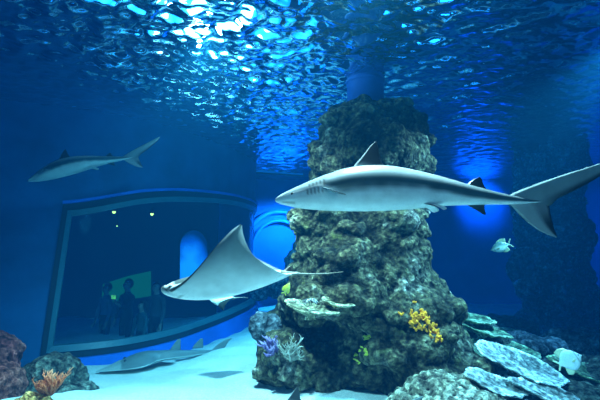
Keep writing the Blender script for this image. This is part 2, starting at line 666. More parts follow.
# green lit wall panel in the hall
c0 = P(126, 287, 10.6)
gp = empty('wall_panel', c0)
tag(gp, 'green lit display panel on the dark wall beyond the viewing window', 'panel')
GREEN = emit_mat('green_lit_panel', (0.05, 0.42, 0.13), 0.40)
q = [P(101, 304, 10.6), P(151, 296, 10.6), P(151, 271, 10.6), P(128, 276, 10.6), P(103, 284, 10.6)]
poly_panel('lit_face', [v - c0 for v in q], GREEN, gp)
q2 = [v + Vector((0, 0.05, 0)) + (v - c0) * 0.04 for v in q]
poly_panel('backing', [v - c0 for v in q2], METAL, gp)
# window reflection imitated by a blue arched alcove in the hall
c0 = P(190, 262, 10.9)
ga = empty('arched_reflection', c0)
tag(ga, 'blue reflection built as an arched alcove seen through the viewing window behind the ray', 'glow')
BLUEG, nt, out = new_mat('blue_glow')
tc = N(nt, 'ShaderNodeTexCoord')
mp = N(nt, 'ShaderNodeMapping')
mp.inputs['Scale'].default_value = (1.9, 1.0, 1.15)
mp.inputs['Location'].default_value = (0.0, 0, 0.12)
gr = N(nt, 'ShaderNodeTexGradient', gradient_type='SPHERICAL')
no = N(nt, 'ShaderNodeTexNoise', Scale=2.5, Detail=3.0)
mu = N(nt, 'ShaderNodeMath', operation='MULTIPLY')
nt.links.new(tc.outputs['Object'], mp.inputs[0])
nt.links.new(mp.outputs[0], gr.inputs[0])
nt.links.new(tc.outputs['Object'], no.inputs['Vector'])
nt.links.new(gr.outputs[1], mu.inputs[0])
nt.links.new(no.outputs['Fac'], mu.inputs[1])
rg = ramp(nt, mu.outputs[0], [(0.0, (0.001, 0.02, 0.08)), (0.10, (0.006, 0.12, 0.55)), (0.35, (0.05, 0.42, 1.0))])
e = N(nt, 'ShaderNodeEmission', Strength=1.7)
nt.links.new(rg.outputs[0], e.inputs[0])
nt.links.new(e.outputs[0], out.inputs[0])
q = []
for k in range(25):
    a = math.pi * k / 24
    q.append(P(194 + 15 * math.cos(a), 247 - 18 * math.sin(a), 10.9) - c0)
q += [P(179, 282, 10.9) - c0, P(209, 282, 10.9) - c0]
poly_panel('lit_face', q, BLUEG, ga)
vs, fs = tube([v + Vector((0, -0.03, 0)) for v in q] + [q[0] + Vector((0, -0.03, 0))], [0.04] * 28, 6)
link('arch_rim', mesh('arch_rim', vs, fs), HALL_M, ga)

AMBER = emit_mat('amber_downlight_glass', (1.0, 0.45, 0.08), 9)
for (px, py, lab, s) in ((114, 212, 'amber downlight beyond the window, the nearer to its leaning edge', 0.035),
                         (152, 214, 'amber downlight beyond the window, the one closer to the blue alcove', 0.035),
                         (117, 226, 'small dim amber downlight hanging lower beyond the window', 0.014)):
    p = P(px, py, 8.6)
    t = empty('downlight', p)
    tag(t, lab, 'downlight')
    bm = bmesh.new()
    bmesh.ops.create_uvsphere(bm, u_segments=12, v_segments=8, radius=s)
    me = bpy.data.meshes.new('bulb')
    bm.to_mesh(me)
    bm.free()
    link('bulb', me, AMBER, t)
    vs, fs = tube([(0, 0, s * 0.4), (0, 0, s * 2.2), (0, 0, s * 2.4)], [s * 1.5, s * 1.2, s * 0.3], 12)
    link('lamp_shade', mesh('lamp_shade', vs, fs), METAL, t)
    vs, fs = tube([(0, 0, s * 2.3), (0, 0, hz1 - p.z)], [0.008, 0.008], 6)
    link('cable', mesh('cable', vs, fs), METAL, t)

# visitors
CLOTH = [plain_mat('dark_jacket', (0.02, 0.03, 0.04), 0.9), plain_mat('blue_shirt', (0.05, 0.12, 0.22), 0.9),
         plain_mat('grey_top', (0.07, 0.08, 0.08), 0.9), plain_mat('teal_jumper', (0.03, 0.10, 0.10), 0.9)]
TROUS = plain_mat('dark_trousers', (0.015, 0.018, 0.025), 0.9)
FACE = plain_mat('face_skin', (0.45, 0.28, 0.2), 0.6)
HAIR = plain_mat('dark_hair', (0.02, 0.013, 0.01), 0.8)
PHONE = emit_mat('phone_screen', (0.55, 0.95, 0.15), 1.1)


def person(x, y, h, rz, label, cloth, phone=False):
    t = empty('person', (x, y, hz0), rz)
    tag(t, label, 'person')
    s = h / 1.75
    J = {}
    vs, es, rs = [], [], []

    def jt(n, p, r, par=None):
        J[n] = len(vs)
        vs.append(Vector(p) * s)
        rs.append(r * s)
        if par:
            es.append((J[par], J[n]))
    jt('pelvis', (0, 0, .98), .15)
    jt('waist', (0, 0, 1.12), .13, 'pelvis')
    jt('chest', (0, 0, 1.32), .155, 'waist')
    jt('neck0', (0, 0, 1.47), .07, 'chest')
    jt('neck', (0, -.01, 1.54), .052, 'neck0')
    jt('head0', (0, -.02, 1.60), .085, 'neck')
    jt('head', (0, -.02, 1.68), .095, 'head0')
    jt('crown', (0, -.01, 1.74), .06, 'head')
    jt('nose', (0, -.115, 1.645), .018, 'head')
    for sd, nm in ((-1, 'l'), (1, 'r')):
        jt('sh' + nm, (.19 * sd, 0, 1.41), .062, 'chest')
        up = phone and sd == 1
        jt('el' + nm, (.25 * sd, -.04 if not up else -.16, 1.12), .045, 'sh' + nm)
        w = (.24 * sd, -.12, .88) if not up else (.1, -.36, 1.3)
        jt('wr' + nm, w, .03, 'el' + nm)
        hd = Vector((0, -.03, -.09)) if not up else Vector((0, -.03, .09))
        jt('ha' + nm, Vector(w) + hd * .7, .036, 'wr' + nm)
        for f in range(5):
            o = Vector(((f - 2) * .021, -.012 * (f == 0), 0))
            ln = (.05, .08, .09, .08, .06)[f]
            jt('fa%s%d' % (nm, f), Vector(w) + hd * .9 + o, .011, 'ha' + nm)
            jt('fb%s%d' % (nm, f), Vector(w) + hd * .9 + o * 1.1 + hd.normalized() * ln + Vector((0, -.02, 0)), .008, 'fa%s%d' % (nm, f))
        jt('hi' + nm, (.09 * sd, 0, .9), .105, 'pelvis')
        jt('kn' + nm, (.1 * sd, -.02, .5), .062, 'hi' + nm)
        jt('an' + nm, (.1 * sd, .02, .09), .04, 'kn' + nm)
        jt('to' + nm, (.11 * sd, -.14, .04), .035, 'an' + nm)
    me = bpy.data.meshes.new('tmp')
    me.from_pydata(vs, es, [])
    o = bpy.data.objects.new('tmp', me)
    COL.objects.link(o)
    md = o.modifiers.new('s', 'SKIN')
    for i, r in enumerate(rs):
        me.skin_vertices[0].data[i].radius = (r, r * .8 if r > .1 * s and i < 3 else r)
    me.skin_vertices[0].data[0].use_root = True
    md2 = o.modifiers.new('u', 'SUBSURF')
    md2.levels = md2.render_levels = 1
    dg = bpy.context.evaluated_depsgraph_get()
    dg.update()
    b = bpy.data.meshes.new_from_object(o.evaluated_get(dg))
    bpy.data.objects.remove(o)
    b.name = 'body'
    bo = link('body', b, [FACE, cloth, TROUS], t)
    for pl in b.polygons:
        c = pl.center / s
        if c.z < 1.0 and abs(c.x) < .21 - (0 if c.z < .8 else 0):
            pl.material_index = 2 if not (c.z > .74 and abs(c.x) > .2) else 0
        elif c.z < 1.49 and not (phone and c.y < -.3) and not c.z < .9:
            pl.material_index = 1
    # hair cap
    bm = bmesh.new()
    bmesh.ops.create_uvsphere(bm, u_segments=16, v_segments=10, radius=.108 * s, matrix=Matrix.Translation(Vector((0, .012, 1.685)) * s) @ Matrix.Diagonal((.95, 1.05, 1.08, 1)))
    dl = [v for v in bm.verts if v.co.y < -.05 * s and v.co.z < 1.73 * s]
    bmesh.ops.delete(bm, geom=dl, context='VERTS')
    hm = bpy.data.meshes.new('hair')
    bm.to_mesh(hm)
    bm.free()
    link('hair', hm, HAIR, t)
    # eyes
    for sd in (-1, 1):
        bm = bmesh.new()
        bmesh.ops.create_uvsphere(bm, u_segments=8, v_segments=6, radius=.013 * s, matrix=Matrix.Translation(Vector((.034 * sd, -.103, 1.675)) * s))
        em = bpy.data.meshes.new('eye')
        bm.to_mesh(em)
        bm.free()
        link('eye', em, HAIR, t)
    return t


vis = [(128, 11, 1.72, 'person in a dark jacket holding up a lit phone beyond the window', 0, True, 9.1),
       (107, 11, 1.62, 'person in a blue shirt beyond the window in front of the green panel', 1, False, 9.3),
       (157, 11, 1.70, 'person in a grey top beyond the window between panel and alcove', 2, False, 8.8),
       (143, 11, 1.35, 'short person in a teal jumper standing beyond the window', 3, False, 8.3)]
for (px, _, h, lab, ci, ph, yy) in vis:
    p = P(px, 290, yy)
    t = person(p.x, yy, h, -0.45 + random.uniform(-.2, .2), lab, CLOTH[ci], ph)
    if ph:
        p2 = Matrix.Rotation(t.rotation_euler.z, 4, 'Z') @ Vector((.1 * h / 1.75, -.42 * h / 1.75, 1.43 * h / 1.75)) + t.location
        fo = empty('phone', p2, t.rotation_euler.z)
        tag(fo, 'lit phone held up by a visitor beyond the window', 'phone')
        box_part('phone_case', .16, .012, .09, METAL, fo, (0, 0, 0), .004)
        box_part('phone_display', .15, .003, .08, PHONE, fo, (0, -.008, 0), .001)

# ------------------------------------------------------------------ the rock pillar
YP = 4.8


def blob(px, py, Y, rx, rz, ry=None, tilt=0):
    """ellipsoid boulder by its outline in the photo and its distance"""
    s = Y / 400
    c = P(px, py, Y)
    return (c, (rx * s, (ry if ry is not None else rx * s), rz * s), tilt)


PILLAR = [
    blob(358, 132, 4.8, 36, 27), blob(385, 124, 4.85, 30, 26), blob(342, 146, 4.7, 25, 24), blob(370, 152, 4.75, 48, 34),
    blob(404, 134, 4.9, 24, 24), blob(410, 152, 4.7, 19, 22), blob(424, 163, 4.8, 10, 10), blob(332, 160, 4.85, 14, 18),
    blob(372, 115, 4.95, 26, 16), blob(370, 190, 4.9, 50, 34),
    blob(330, 222, 4.6, 32, 30), blob(322, 246, 4.6, 26, 28), blob(384, 228, 4.6, 38, 32), blob(406, 208, 4.8, 18, 14),
    blob(403, 245, 4.7, 21, 30), blob(350, 260, 4.55, 42, 46), blob(392, 268, 4.5, 36, 34), blob(412, 285, 4.5, 26, 26),
    blob(315, 285, 4.6, 25, 27), blob(345, 296, 4.5, 48, 24), blob(375, 306, 4.55, 30, 30), blob(408, 312, 4.4, 40, 36), blob(436, 305, 4.6, 17, 18),
    blob(438, 328, 4.4, 22, 24), blob(448, 350, 4.35, 24, 24), blob(420, 345, 4.2, 30, 28), blob(380, 330, 4.5, 40, 34),
    blob(372, 322, 4.35, 30, 13), blob(395, 350, 4.3, 30, 26), blob(370, 345, 4.35, 24, 12),
    blob(330, 345, 5.1, 55, 60, 0.5), blob(296, 352, 4.55, 22, 18), blob(285, 350, 4.5, 20, 20), blob(294, 300, 4.7, 14, 9),
    blob(320, 303, 4.35, 28, 7), blob(310, 292, 4.6, 20, 12), 
    blob(276, 368, 4.5, 18, 20), blob(300, 366, 4.45, 28, 20), blob(330, 368, 4.42, 26, 18), blob(358, 362, 4.42, 30, 22),
    blob(388, 366, 4.4, 28, 20), blob(418, 375, 4.2, 34, 30), blob(455, 372, 4.25, 26, 28), blob(356, 392, 4.75, 80, 24, 0.5),
    blob(440, 400, 4.3, 55, 28, 0.5),
]
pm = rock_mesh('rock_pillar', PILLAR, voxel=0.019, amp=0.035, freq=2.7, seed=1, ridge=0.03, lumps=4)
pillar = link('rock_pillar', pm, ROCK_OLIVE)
tag(pillar, 'tall crusted olive rock pillar rising from the sand behind the big shark', 'rock')
pillar['kind'] = 'thing'
PB = BVHTree.FromObject(pillar, bpy.context.evaluated_depsgraph_get())


def on_rock(px, py, tree=None):
    d = ray(px, py).normalized()
    h = (tree or PB).ray_cast(Vector((0, 0, CAM_H)), d)
    if h[0] is None:
        return P(px, py, 4.5), -d
    return h[0], h[1]


# blue concrete pipe on top of the pillar up to the hall ceiling
PIPE_M = plain_mat('blue_painted_pipe', (0.03, 0.12, 0.50), 0.55, 0.15, 2.0, 0.05)
pt = P(366, 118, 4.95)
pp = empty('support_column', (pt.x, pt.y, pt.z))
tag(pp, 'smooth round blue column standing on top of the rock pillar', 'column', kind='thing')
r = 19 * 4.95 / 400
vs, fs = tube([(0, 0, 0), (0, 0, 1.0), (0, 0, zc - pt.z)], [r, r, r], 40)
link('column_shaft', mesh('column_shaft', vs, fs), PIPE_M, pp)
prof = [(r + .0, 0), (r + .018, .012), (r + .018, .045), (r, .06)]
vs, fs = [], []
for k in range(40):
    a = 2 * math.pi * k / 40
    for (rr, zz) in prof:
        vs.append((rr * math.cos(a), rr * math.sin(a), SURF - 0.09 + zz - pt.z))
for k in range(40):
    for j in range(3):
        a, b = k * 4 + j, ((k + 1) % 40) * 4 + j
        fs.append((a, b, b + 1, a + 1))
link('collar', mesh('collar', vs, fs), PIPE_M, pp)

# lower foreground boulder on the right of the pillar base
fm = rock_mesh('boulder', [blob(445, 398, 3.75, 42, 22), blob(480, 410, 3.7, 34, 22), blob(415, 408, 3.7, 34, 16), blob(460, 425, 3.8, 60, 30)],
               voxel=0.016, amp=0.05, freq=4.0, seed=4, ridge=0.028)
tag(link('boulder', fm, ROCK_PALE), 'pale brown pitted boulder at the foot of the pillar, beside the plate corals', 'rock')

# small dark boulder sticking out on the left flank
fm = rock_mesh('boulder', [blob(262, 326, 4.75, 11, 14), blob(272, 330, 4.8, 12, 16), blob(268, 355, 4.85, 9, 26), blob(263, 350, 4.8, 6, 16)],
               voxel=0.02, amp=0.03, freq=4, seed=8, ridge=0.02)
tag(link('boulder', fm, ROCK_BLUE), 'small dark blue boulder on the left flank of the pillar behind the purple coral', 'rock')

# ------------------------------------------------------------------ corals
def coral_mat(name, col, tip, h):
    m, nt, out = new_mat(name)
    L = nt.links.new
    tc = N(nt, 'ShaderNodeTexCoord')
    n1 = N(nt, 'ShaderNodeTexNoise', Scale=30, Detail=4.0)
    L(tc.outputs['Object'], n1.inputs['Vector'])
    sx = N(nt, 'ShaderNodeSeparateXYZ')
    L(tc.outputs['Object'], sx.inputs[0])
    mr = N(nt, 'ShaderNodeMapRange')
    mr.inputs[2].default_value = h
    L(sx.outputs['Z'], mr.inputs[0])
    ad = N(nt, 'ShaderNodeMath', operation='MULTIPLY_ADD')
    L(n1.outputs['Fac'], ad.inputs[0])
    ad.inputs[1].default_value = 0.5
    L(mr.outputs[0], ad.inputs[2])
    r = ramp(nt, ad.outputs[0], [(0.2, tuple(c * 0.35 for c in col)), (0.65, col), (1.1 if False else 1.0, tip)])
    bp = N(nt, 'ShaderNodeBump', Strength=0.5, Distance=0.01)
    L(n1.outputs['Fac'], bp.inputs['Height'])
    bs = N(nt, 'ShaderNodeBsdfPrincipled', Roughness=0.8)
    L(r.outputs[0], bs.inputs['Base Color'])
    L(bp.outputs[0], bs.inputs['Normal'])
    L(bs.outputs[0], out.inputs[0])
    return m


def branch_coral(n, height, spread, r0, rnd, depth=2, fan=None):
    parts = []

    def grow(p, d, ln, r, lv):
        k = 5
        pts, rr = [p], [r]
        for i in range(k):
            d = (d + Vector((rnd.gauss(0, .16), rnd.gauss(0, .16), .08))).normalized()
            p = p + d * (ln / k)
            pts.append(p)
            rr.append(r * (1 - .55 * (i + 1) / k))
        rr[-1] *= 0.45
        parts.append(tube(pts, rr, 7))
        if lv > 0:
            for _ in range(3):
                q = rnd.randint(2, k - 1)
                side = Vector((rnd.gauss(0, 1), rnd.gauss(0, 1), rnd.uniform(.1, .8))).normalized()
                grow(pts[q], (d * .6 + side * .8).normalized(), ln * rnd.uniform(.45, .65), rr[q] * .8, lv - 1)
    for i in range(n):
        a = 2 * math.pi * i / n + rnd.uniform(-.4, .4)
        tl = rnd.uniform(.1, 1) * spread
        d = Vector((math.cos(a) * tl, math.sin(a) * tl, 1)).normalized()
        grow(Vector((math.cos(a) * .12 * height, math.sin(a) * .12 * height, -.03)), d, height * rnd.uniform(.6, 1), r0, depth)
    # holdfast
    bm = bmesh.new()
    bmesh.ops.create_icosphere(bm, subdivisions=2, radius=.25 * height, matrix=Matrix.Diagonal((1, 1, .5, 1)))
    parts.append(([v.co.copy() for v in bm.verts], [tuple(v.index for v in f.verts) for f in bm.faces]))
    bm.free()
    return join(parts)


def orient(o, nrm, up=0.5):
    d = (nrm * (1 - up) + Vector((0, 0, 1)) * up).normalized()
    o.rotation_euler = d.to_track_quat('Z', 'Y').to_euler()


# white branching coral
p, nn = on_rock(292, 356)
vs, fs = branch_coral(8, 0.21, 0.9, 0.015, random.Random(3), 2)
o = link('branching_coral', mesh('branching_coral', vs, fs), coral_mat('white_coral', (0.42, 0.42, 0.34), (0.80, 0.78, 0.68), 0.2), None, p + Vector((0, -.03, 0)))
orient(o, nn, 0.6)
tag(o, 'white branching coral on the lower left of the rock pillar', 'coral')
# purple coral
p, nn = on_rock(272, 350)
vs, fs = branch_coral(12, 0.19, 1.2, 0.022, random.Random(5), 1)
o = link('bushy_coral', mesh('bushy_coral', vs, fs), coral_mat('purple_coral', (0.20, 0.13, 0.34), (0.42, 0.32, 0.58), 0.2), None, p + Vector((0, -.02, 0)))
orient(o, nn, 0.5)
tag(o, 'purple bushy coral at the left edge of the pillar beside the white coral', 'coral')


def crust(name, pixels, mat, label, rmin, rmax, rnd, tree=None, cat='coral', lobes=3):
    """a knobbly soft growth hugging the rock"""
    pts = []
    for (px, py, n, sp) in pixels:
        for _ in range(n):
            p, nn = on_rock(px + rnd.gauss(0, sp), py + rnd.gauss(0, sp), tree)
            pts.append((p, nn))
    base = pts[0][0].copy()
    pts = [q for q in pts if (q[0] - base).length < 0.8]
    bm = bmesh.new()
    for p, nn in pts:
        for _ in range(lobes):
            r = rnd.uniform(rmin, rmax)
            d = (nn + Vector((rnd.gauss(0, .5), rnd.gauss(0, .5), rnd.gauss(0, .5) + .2))).normalized()
            c = p - base + d * r * 1.1
            rot = d.to_track_quat('Z', 'Y').to_matrix().to_4x4()
            bmesh.ops.create_icosphere(bm, subdivisions=2, radius=1, matrix=Matrix.Translation(c) @ rot @ Matrix.Diagonal((r * .6, r * .6, r * 1.5, 1)))
    me = bpy.data.meshes.new('tmp')
    bm.to_mesh(me)
    bm.free()
    o = bpy.data.objects.new('tmp', me)
    COL.objects.link(o)
    md = o.modifiers.new('r', 'REMESH')
    md.mode = 'VOXEL'
    md.voxel_size = rmin * .4
    dg = bpy.context.evaluated_depsgraph_get()
    dg.update()
    me2 = bpy.data.meshes.new_from_object(o.evaluated_get(dg))
    bpy.data.objects.remove(o)
    me2.name = name
    for v in me2.vertices:
        v.co += v.normal * noise.noise(v.co * 60) * rmin * .5
    o = link(name, me2, mat, None, base)
    tag(o, label, cat)
    return o


YEL = plain_mat('yellow_soft_coral', (1.0, 0.30, 0.006), 0.8, 0.35, 40, 0.4)
YG = plain_mat('yellow_green_sponge', (0.50, 0.50, 0.05), 0.8, 0.35, 30, 0.4)
crust('soft_coral', [(416, 316, 18, 4), (423, 322, 16, 4), (430, 328, 10, 4), (435, 335, 9, 3), (411, 322, 6, 3)], YEL,
      'bright yellow soft coral crusting the right side of the rock pillar', .010, .022, random.Random(2))
crust('sponge', [(367, 338, 6, 2)], YG, 'small yellow sponge above the lower boulders of the pillar', .010, .018, random.Random(4), cat='sponge')
crust('sponge', [(361, 355, 8, 4), (365, 353, 5, 2)], YG, 'yellow green sponge patch low on the middle of the pillar', .008, .015, random.Random(6), cat='sponge')


def plate(name, c, rx, ry, th, rot, mat, label, seed, group=None, stem=0.12, cat='coral', tri=0.16):
    """a table coral: ragged plate with a stem below"""
    rnd = random.Random(seed)
    o = empty(name, c)
    o.rotation_euler = rot
    vs, fs = [], []
    nr, ns = 12, 64
    rad = []
    for k in range(ns):
        a = 2 * math.pi * k / ns
        q = Vector((math.cos(a) * 1.3, math.sin(a) * 1.3, seed * 3.3))
        rad.append(1 + tri * 1.6 * noise.noise(q) + tri * .6 * noise.noise(q * 4))
    for layer in (0, 1):
        for i in range(nr + 1):
            f = i / nr
            for k in range(ns):
                a = 2 * math.pi * k / ns
                R = rad[k] * f
                x, y = rx * R * math.cos(a), ry * R * math.sin(a)
                bow = 0.10 * min(rx, ry) * f * f * 2
                z = bow + .012 * noise.noise(Vector((x * 14, y * 14, seed))) + .02 * noise.noise(Vector((x * 4, y * 4, seed)))
                if layer:
                    z -= th * (1 - .75 * f ** 3)
                vs.append((x, y, z))
    S = (nr + 1) * ns
    for L_ in (0, 1):
        for i in range(nr):
            for k in range(ns):
                a = L_ * S + i * ns + k
                b = L_ * S + i * ns + (k + 1) % ns
                fs.append((a, b, b + ns, a + ns) if not L_ else (a, a + ns, b + ns, b))
    for k in range(ns):
        a, b = nr * ns + k, nr * ns + (k + 1) % ns
        fs.append((a, b, b + S, a + S))
    link('coral_plate', mesh('coral_plate', vs, fs), mat, o)
    r1 = min(rx, ry)
    vs, fs = tube([(0, 0, -th * .6), (0, .01, -stem * .5), (0.01, 0, -stem)], [r1 * .35, r1 * .22, r1 * .32], 12)
    link('coral_stem', mesh('coral_stem', vs, fs), mat, o)
    tag(o, label, cat, group)
    return o


PLATE_T = rock_mat('tan_plate_crust', [(0.10, 0.09, 0.05), (0.22, 0.2, 0.12), (0.36, 0.33, 0.2), (0.5, 0.47, 0.33)], scale=1.8, bump=.5)
plate('table_coral', P(311, 309, 3.86), .27, .17, .035, (0.16, 0.17, 0), PLATE_T, 'flat olive table coral jutting from the left of the pillar under the ray tail', 3, stem=.1)
plate('table_coral', P(337, 304, 3.9), .17, .12, .03, (0.14, 0.16, 0), PLATE_T, 'smaller flat table coral jutting from the pillar beside the mottled feather star', 5, stem=.1)

# mottled feather star on the plate
rnd = random.Random(9)
parts = []
for k in range(26):
    a = 2 * math.pi * k / 26
    d = Vector((math.cos(a), math.sin(a) * .7, rnd.uniform(.15, .7)))
    pts, rr = [], []
    for i in range(6):
        f = i / 5
        pts.append(d * f * .075 + Vector((0, 0, .03 * math.sin(f * 3.0) - .02 * f)))
        rr.append(.010 * (1 - .6 * f))
    parts.append(tube(pts, rr, 6))
vs, fs = join(parts)
cols = [((0.85, 0.85, 0.8) if noise.noise(Vector(v) * 75) > 0.08 else (0.012, 0.012, 0.016)) for v in vs]
o = link('feather_star', mesh('feather_star', vs, fs, cols), SKIN, None, P(310, 304, 3.80))
tag(o, 'black and white mottled feather star resting on the flat table coral', 'feather star')

# ------------------------------------------------------------------ right-hand reef of plates and rocks
def boulders(specs):
    for i, (bl, mat, lab, sd, vx) in enumerate(specs):
        me = rock_mesh('boulder', bl, voxel=vx, amp=.06, freq=3.0, seed=sd, ridge=.03)
        tag(link('boulder', me, mat), lab, 'rock')


boulders([
    ([blob(474, 336, 5.1, 16, 14), blob(492, 343, 5.1, 17, 14), blob(480, 358, 5.1, 25, 20)], ROCK_DARK, 'dark boulder with green capped plates just right of the pillar', 21, .025),
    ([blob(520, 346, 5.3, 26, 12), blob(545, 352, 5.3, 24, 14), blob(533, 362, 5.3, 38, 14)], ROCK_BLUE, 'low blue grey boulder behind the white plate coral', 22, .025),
    ([blob(500, 394, 4.2, 28, 14), blob(528, 396, 4.2, 30, 16), blob(515, 408, 3.9, 44, 18)], ROCK_BLUE, 'rounded boulder under the big white plate coral', 23, .02),
    ([blob(560, 374, 4.6, 26, 14), blob(588, 376, 4.6, 30, 16), blob(612, 380, 4.6, 30, 20), blob(575, 396, 4.2, 34, 16), blob(608, 400, 4.2, 34, 22)], ROCK_DARK, 'dark boulder at the edge below the disc shaped fish', 24, .025),
    ([blob(568, 342, 5.9, 26, 12), blob(600, 346, 5.9, 30, 16), blob(585, 356, 5.9, 42, 12)], ROCK_BLUE, 'dark blue boulder at the foot of the far rock column', 25, .03),
    ([blob(475, 329, 7.4, 30, 11), blob(505, 327, 7.4, 30, 11), blob(490, 334, 7.3, 48, 9)], ROCK_DARK, 'long low dark rock in the distance between the pillar and the far column', 26, .04),
])
R3 = lambda a, b, c=0: (math.radians(a), math.radians(b), math.radians(c))
plates = [
    (P(518, 366, 4.12), .44, .26, .05, R3(20, 18), PLATE_M, 'big white lit plate coral sloping down to the right of the pillar', 31),
    (P(488, 352, 4.6), .32, .22, .05, R3(16, 13), PLATE_G, 'round grey green plate coral overlapping the big white one', 32),
    (P(505, 349, 4.8), .36, .25, .04, R3(14, 16), PLATE_G, 'thin green plate coral behind the round grey green one', 33),
    (P(548, 394, 3.75), .30, .16, .05, R3(16, 14), PLATE_M, 'white plate coral lowest on the reef, beneath the big lit plate', 34),
    (P(470, 319, 4.95), .26, .18, .04, R3(12, 8), PLATE_G, 'dim green plate coral topmost on the dark boulder', 35),
    (P(484, 331, 4.8), .30, .18, .04, R3(12, 14), PLATE_G, 'green plate coral just under the topmost plate on the dark boulder', 36),
    (P(524, 338, 6.2), .40, .20, .05, R3(14, 14), PLATE_G, 'dim plate coral on the low boulder below the tail fin', 37),
    (P(592, 376, 4.3), .42, .22, .05, R3(14, 18), PLATE_G, 'dim green plate coral under the disc shaped fish', 38),
    (P(496, 386, 3.72), .26, .18, .04, R3(16, 18), PLATE_M, 'narrow pale plate coral squeezed beside the foreground boulder', 39),
]
for (c, rx, ry, th, rot, mt, lab, sd) in plates:
    plate('plate_coral', c, rx, ry, th, rot, mt, lab, sd, stem=.16)

# far rock column
FC = [blob(552, 230, 8.8, 33, 190, .6), blob(552, 395, 8.6, 46, 60, .8), blob(548, 345, 8.6, 38, 40, .7), blob(560, 300, 8.6, 34, 45, .7), blob(545, 270, 8.6, 32, 30, .65),
      blob(556, 235, 8.6, 32, 40, .65), blob(545, 200, 8.6, 33, 35, .65), blob(553, 165, 8.6, 32, 40, .65), blob(548, 125, 8.6, 34, 40, .7),
      blob(530, 285, 8.3, 15, 12, .3), blob(572, 330, 8.3, 18, 30, .4)]
me = rock_mesh('rock_column', FC, voxel=.05, amp=.12, freq=1.7, seed=14, ridge=.06)
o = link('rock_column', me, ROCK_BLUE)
tag(o, 'dim blue rock column reaching the surface far behind the tail fin', 'rock')
o['kind'] = 'thing'

# far rocks left of the pillar
for (bl, lab, sd) in [
    ([blob(300, 268, 9.3, 14, 26), blob(292, 285, 9.3, 12, 18), blob(308, 250, 9.4, 10, 18), blob(300, 300, 9.3, 20, 14)], 'tall hazy blue rock behind the ray tail left of the pillar', 41),
    ([blob(272, 286, 10.0, 11, 9), blob(262, 290, 10.0, 9, 8), blob(282, 290, 10, 12, 9)], 'low hazy blue rock on the far sand near the window corner', 42)]:
    me = rock_mesh('boulder', bl, voxel=.05, amp=.09, freq=2.6, seed=sd, ridge=.05)
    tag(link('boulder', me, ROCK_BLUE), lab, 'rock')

# round lit niche in the back wall
RING_M = plain_mat('pale_blue_ring', (0.015, 0.13, 0.42), 0.6, 0.1, 3, .05)
nc = P(279, 250, 12.25)
ni = empty('round_niche', nc)
tag(ni, 'round pale blue niche lit on the back wall beside the window', 'niche')
for (R0, rr, nm) in ((1.05, .07, 'outer_ring'), (0.80, .05, 'inner_ring')):
    pts = [(R0 * math.cos(2 * math.pi * k / 48), 0.0, R0 * 1.12 * math.sin(2 * math.pi * k / 48)) for k in range(49)]
    vs, fs = tube(pts, [rr] * 49, 8)
    link(nm, mesh(nm, vs, fs), RING_M, ni)

# ------------------------------------------------------------------ left foreground rocks and corals
for (bl, mt, lab, sd, vx) in [
    ([blob(52, 374, 4.5, 26, 20), blob(36, 382, 4.5, 24, 20), blob(72, 378, 4.6, 14, 12), blob(50, 398, 4.4, 40, 16)], ROCK_DARK, 'dark mossy boulder on the sand under the leaning window edge', 51, .022),
    ([blob(-14, 362, 4.3, 30, 30), blob(-2, 385, 4.1, 24, 22), blob(-20, 398, 4.1, 40, 24)], ROCK_RED, 'reddish dark rock at the left edge beside the mossy boulder', 53, .025)]:
    me = rock_mesh('boulder', bl, voxel=vx, amp=.05, freq=3.6, seed=sd, ridge=.025)
    o = link('boulder', me, mt)
    tag(o, lab, 'rock')
    
rnd = random.Random(12)
bt = None
o = None
me = rock_mesh('stone', [blob(32, 399, 3.35, 10, 6), blob(24, 402, 3.35, 10, 6), blob(40, 404, 3.35, 12, 7), blob(30, 415, 3.4, 22, 12), blob(40, 430, 3.45, 30, 22, .2)], voxel=.012, amp=.02, freq=8, seed=5, ridge=.01)
tag(link('encrusted_stone', me, rock_mat('orange_crust', [(0.35, 0.16, 0.04), (0.6, 0.32, 0.10), (0.8, 0.5, 0.2), (0.9, 0.7, 0.4)], scale=2)),
    'orange encrusted stone at the bottom left under the antler coral', 'stone')
vs, fs = branch_coral(15, 0.17, 1.5, 0.017, random.Random(21), 2)
o = link('antler_coral', mesh('antler_coral', vs, fs), coral_mat('tan_coral', (0.60, 0.13, 0.04), (1.0, 0.36, 0.17), 0.2), None, P(49, 390, 3.4))
tag(o, 'tan orange antler coral in front of the mossy boulder at bottom left', 'coral')


# ------------------------------------------------------------------ sharks
def lens_fin(stations, n=10):
    """fin from root to tip: (leading edge, trailing edge, thickness, thickness axis), returns verts, faces, uv"""
    vs, fs, uv = [], [], []
    m = len(stations)
    for i, (le, te, th, ax) in enumerate(stations):
        le, te, ax = Vector(le), Vector(te), Vector(ax)
        for k in range(2 * n):
            f = k / n if k <= n else (2 * n - k) / n
            sgn = 1 if k < n else -1
            t = th * (2.2 * math.sqrt(max(f, 0)) * (1 - f)) * 0.6 if 0 < f < 1 else 0
            vs.append(le.lerp(te, f) + ax * (sgn * t))
            uv.append((f, i / (m - 1)))
    w = 2 * n
    for i in range(m - 1):
        for k in range(w):
            a, b = i * w + k, i * w + (k + 1) % w
            fs.append((a, b, b + w, a + w))
    fs.append(tuple(range(w)))
    fs.append(tuple(range((m - 1) * w, m * w)))
    return vs, fs, uv


def cr_list(keys, n):
    return [cr(keys, (len(keys) - 1) * i / n) for i in range(n + 1)]


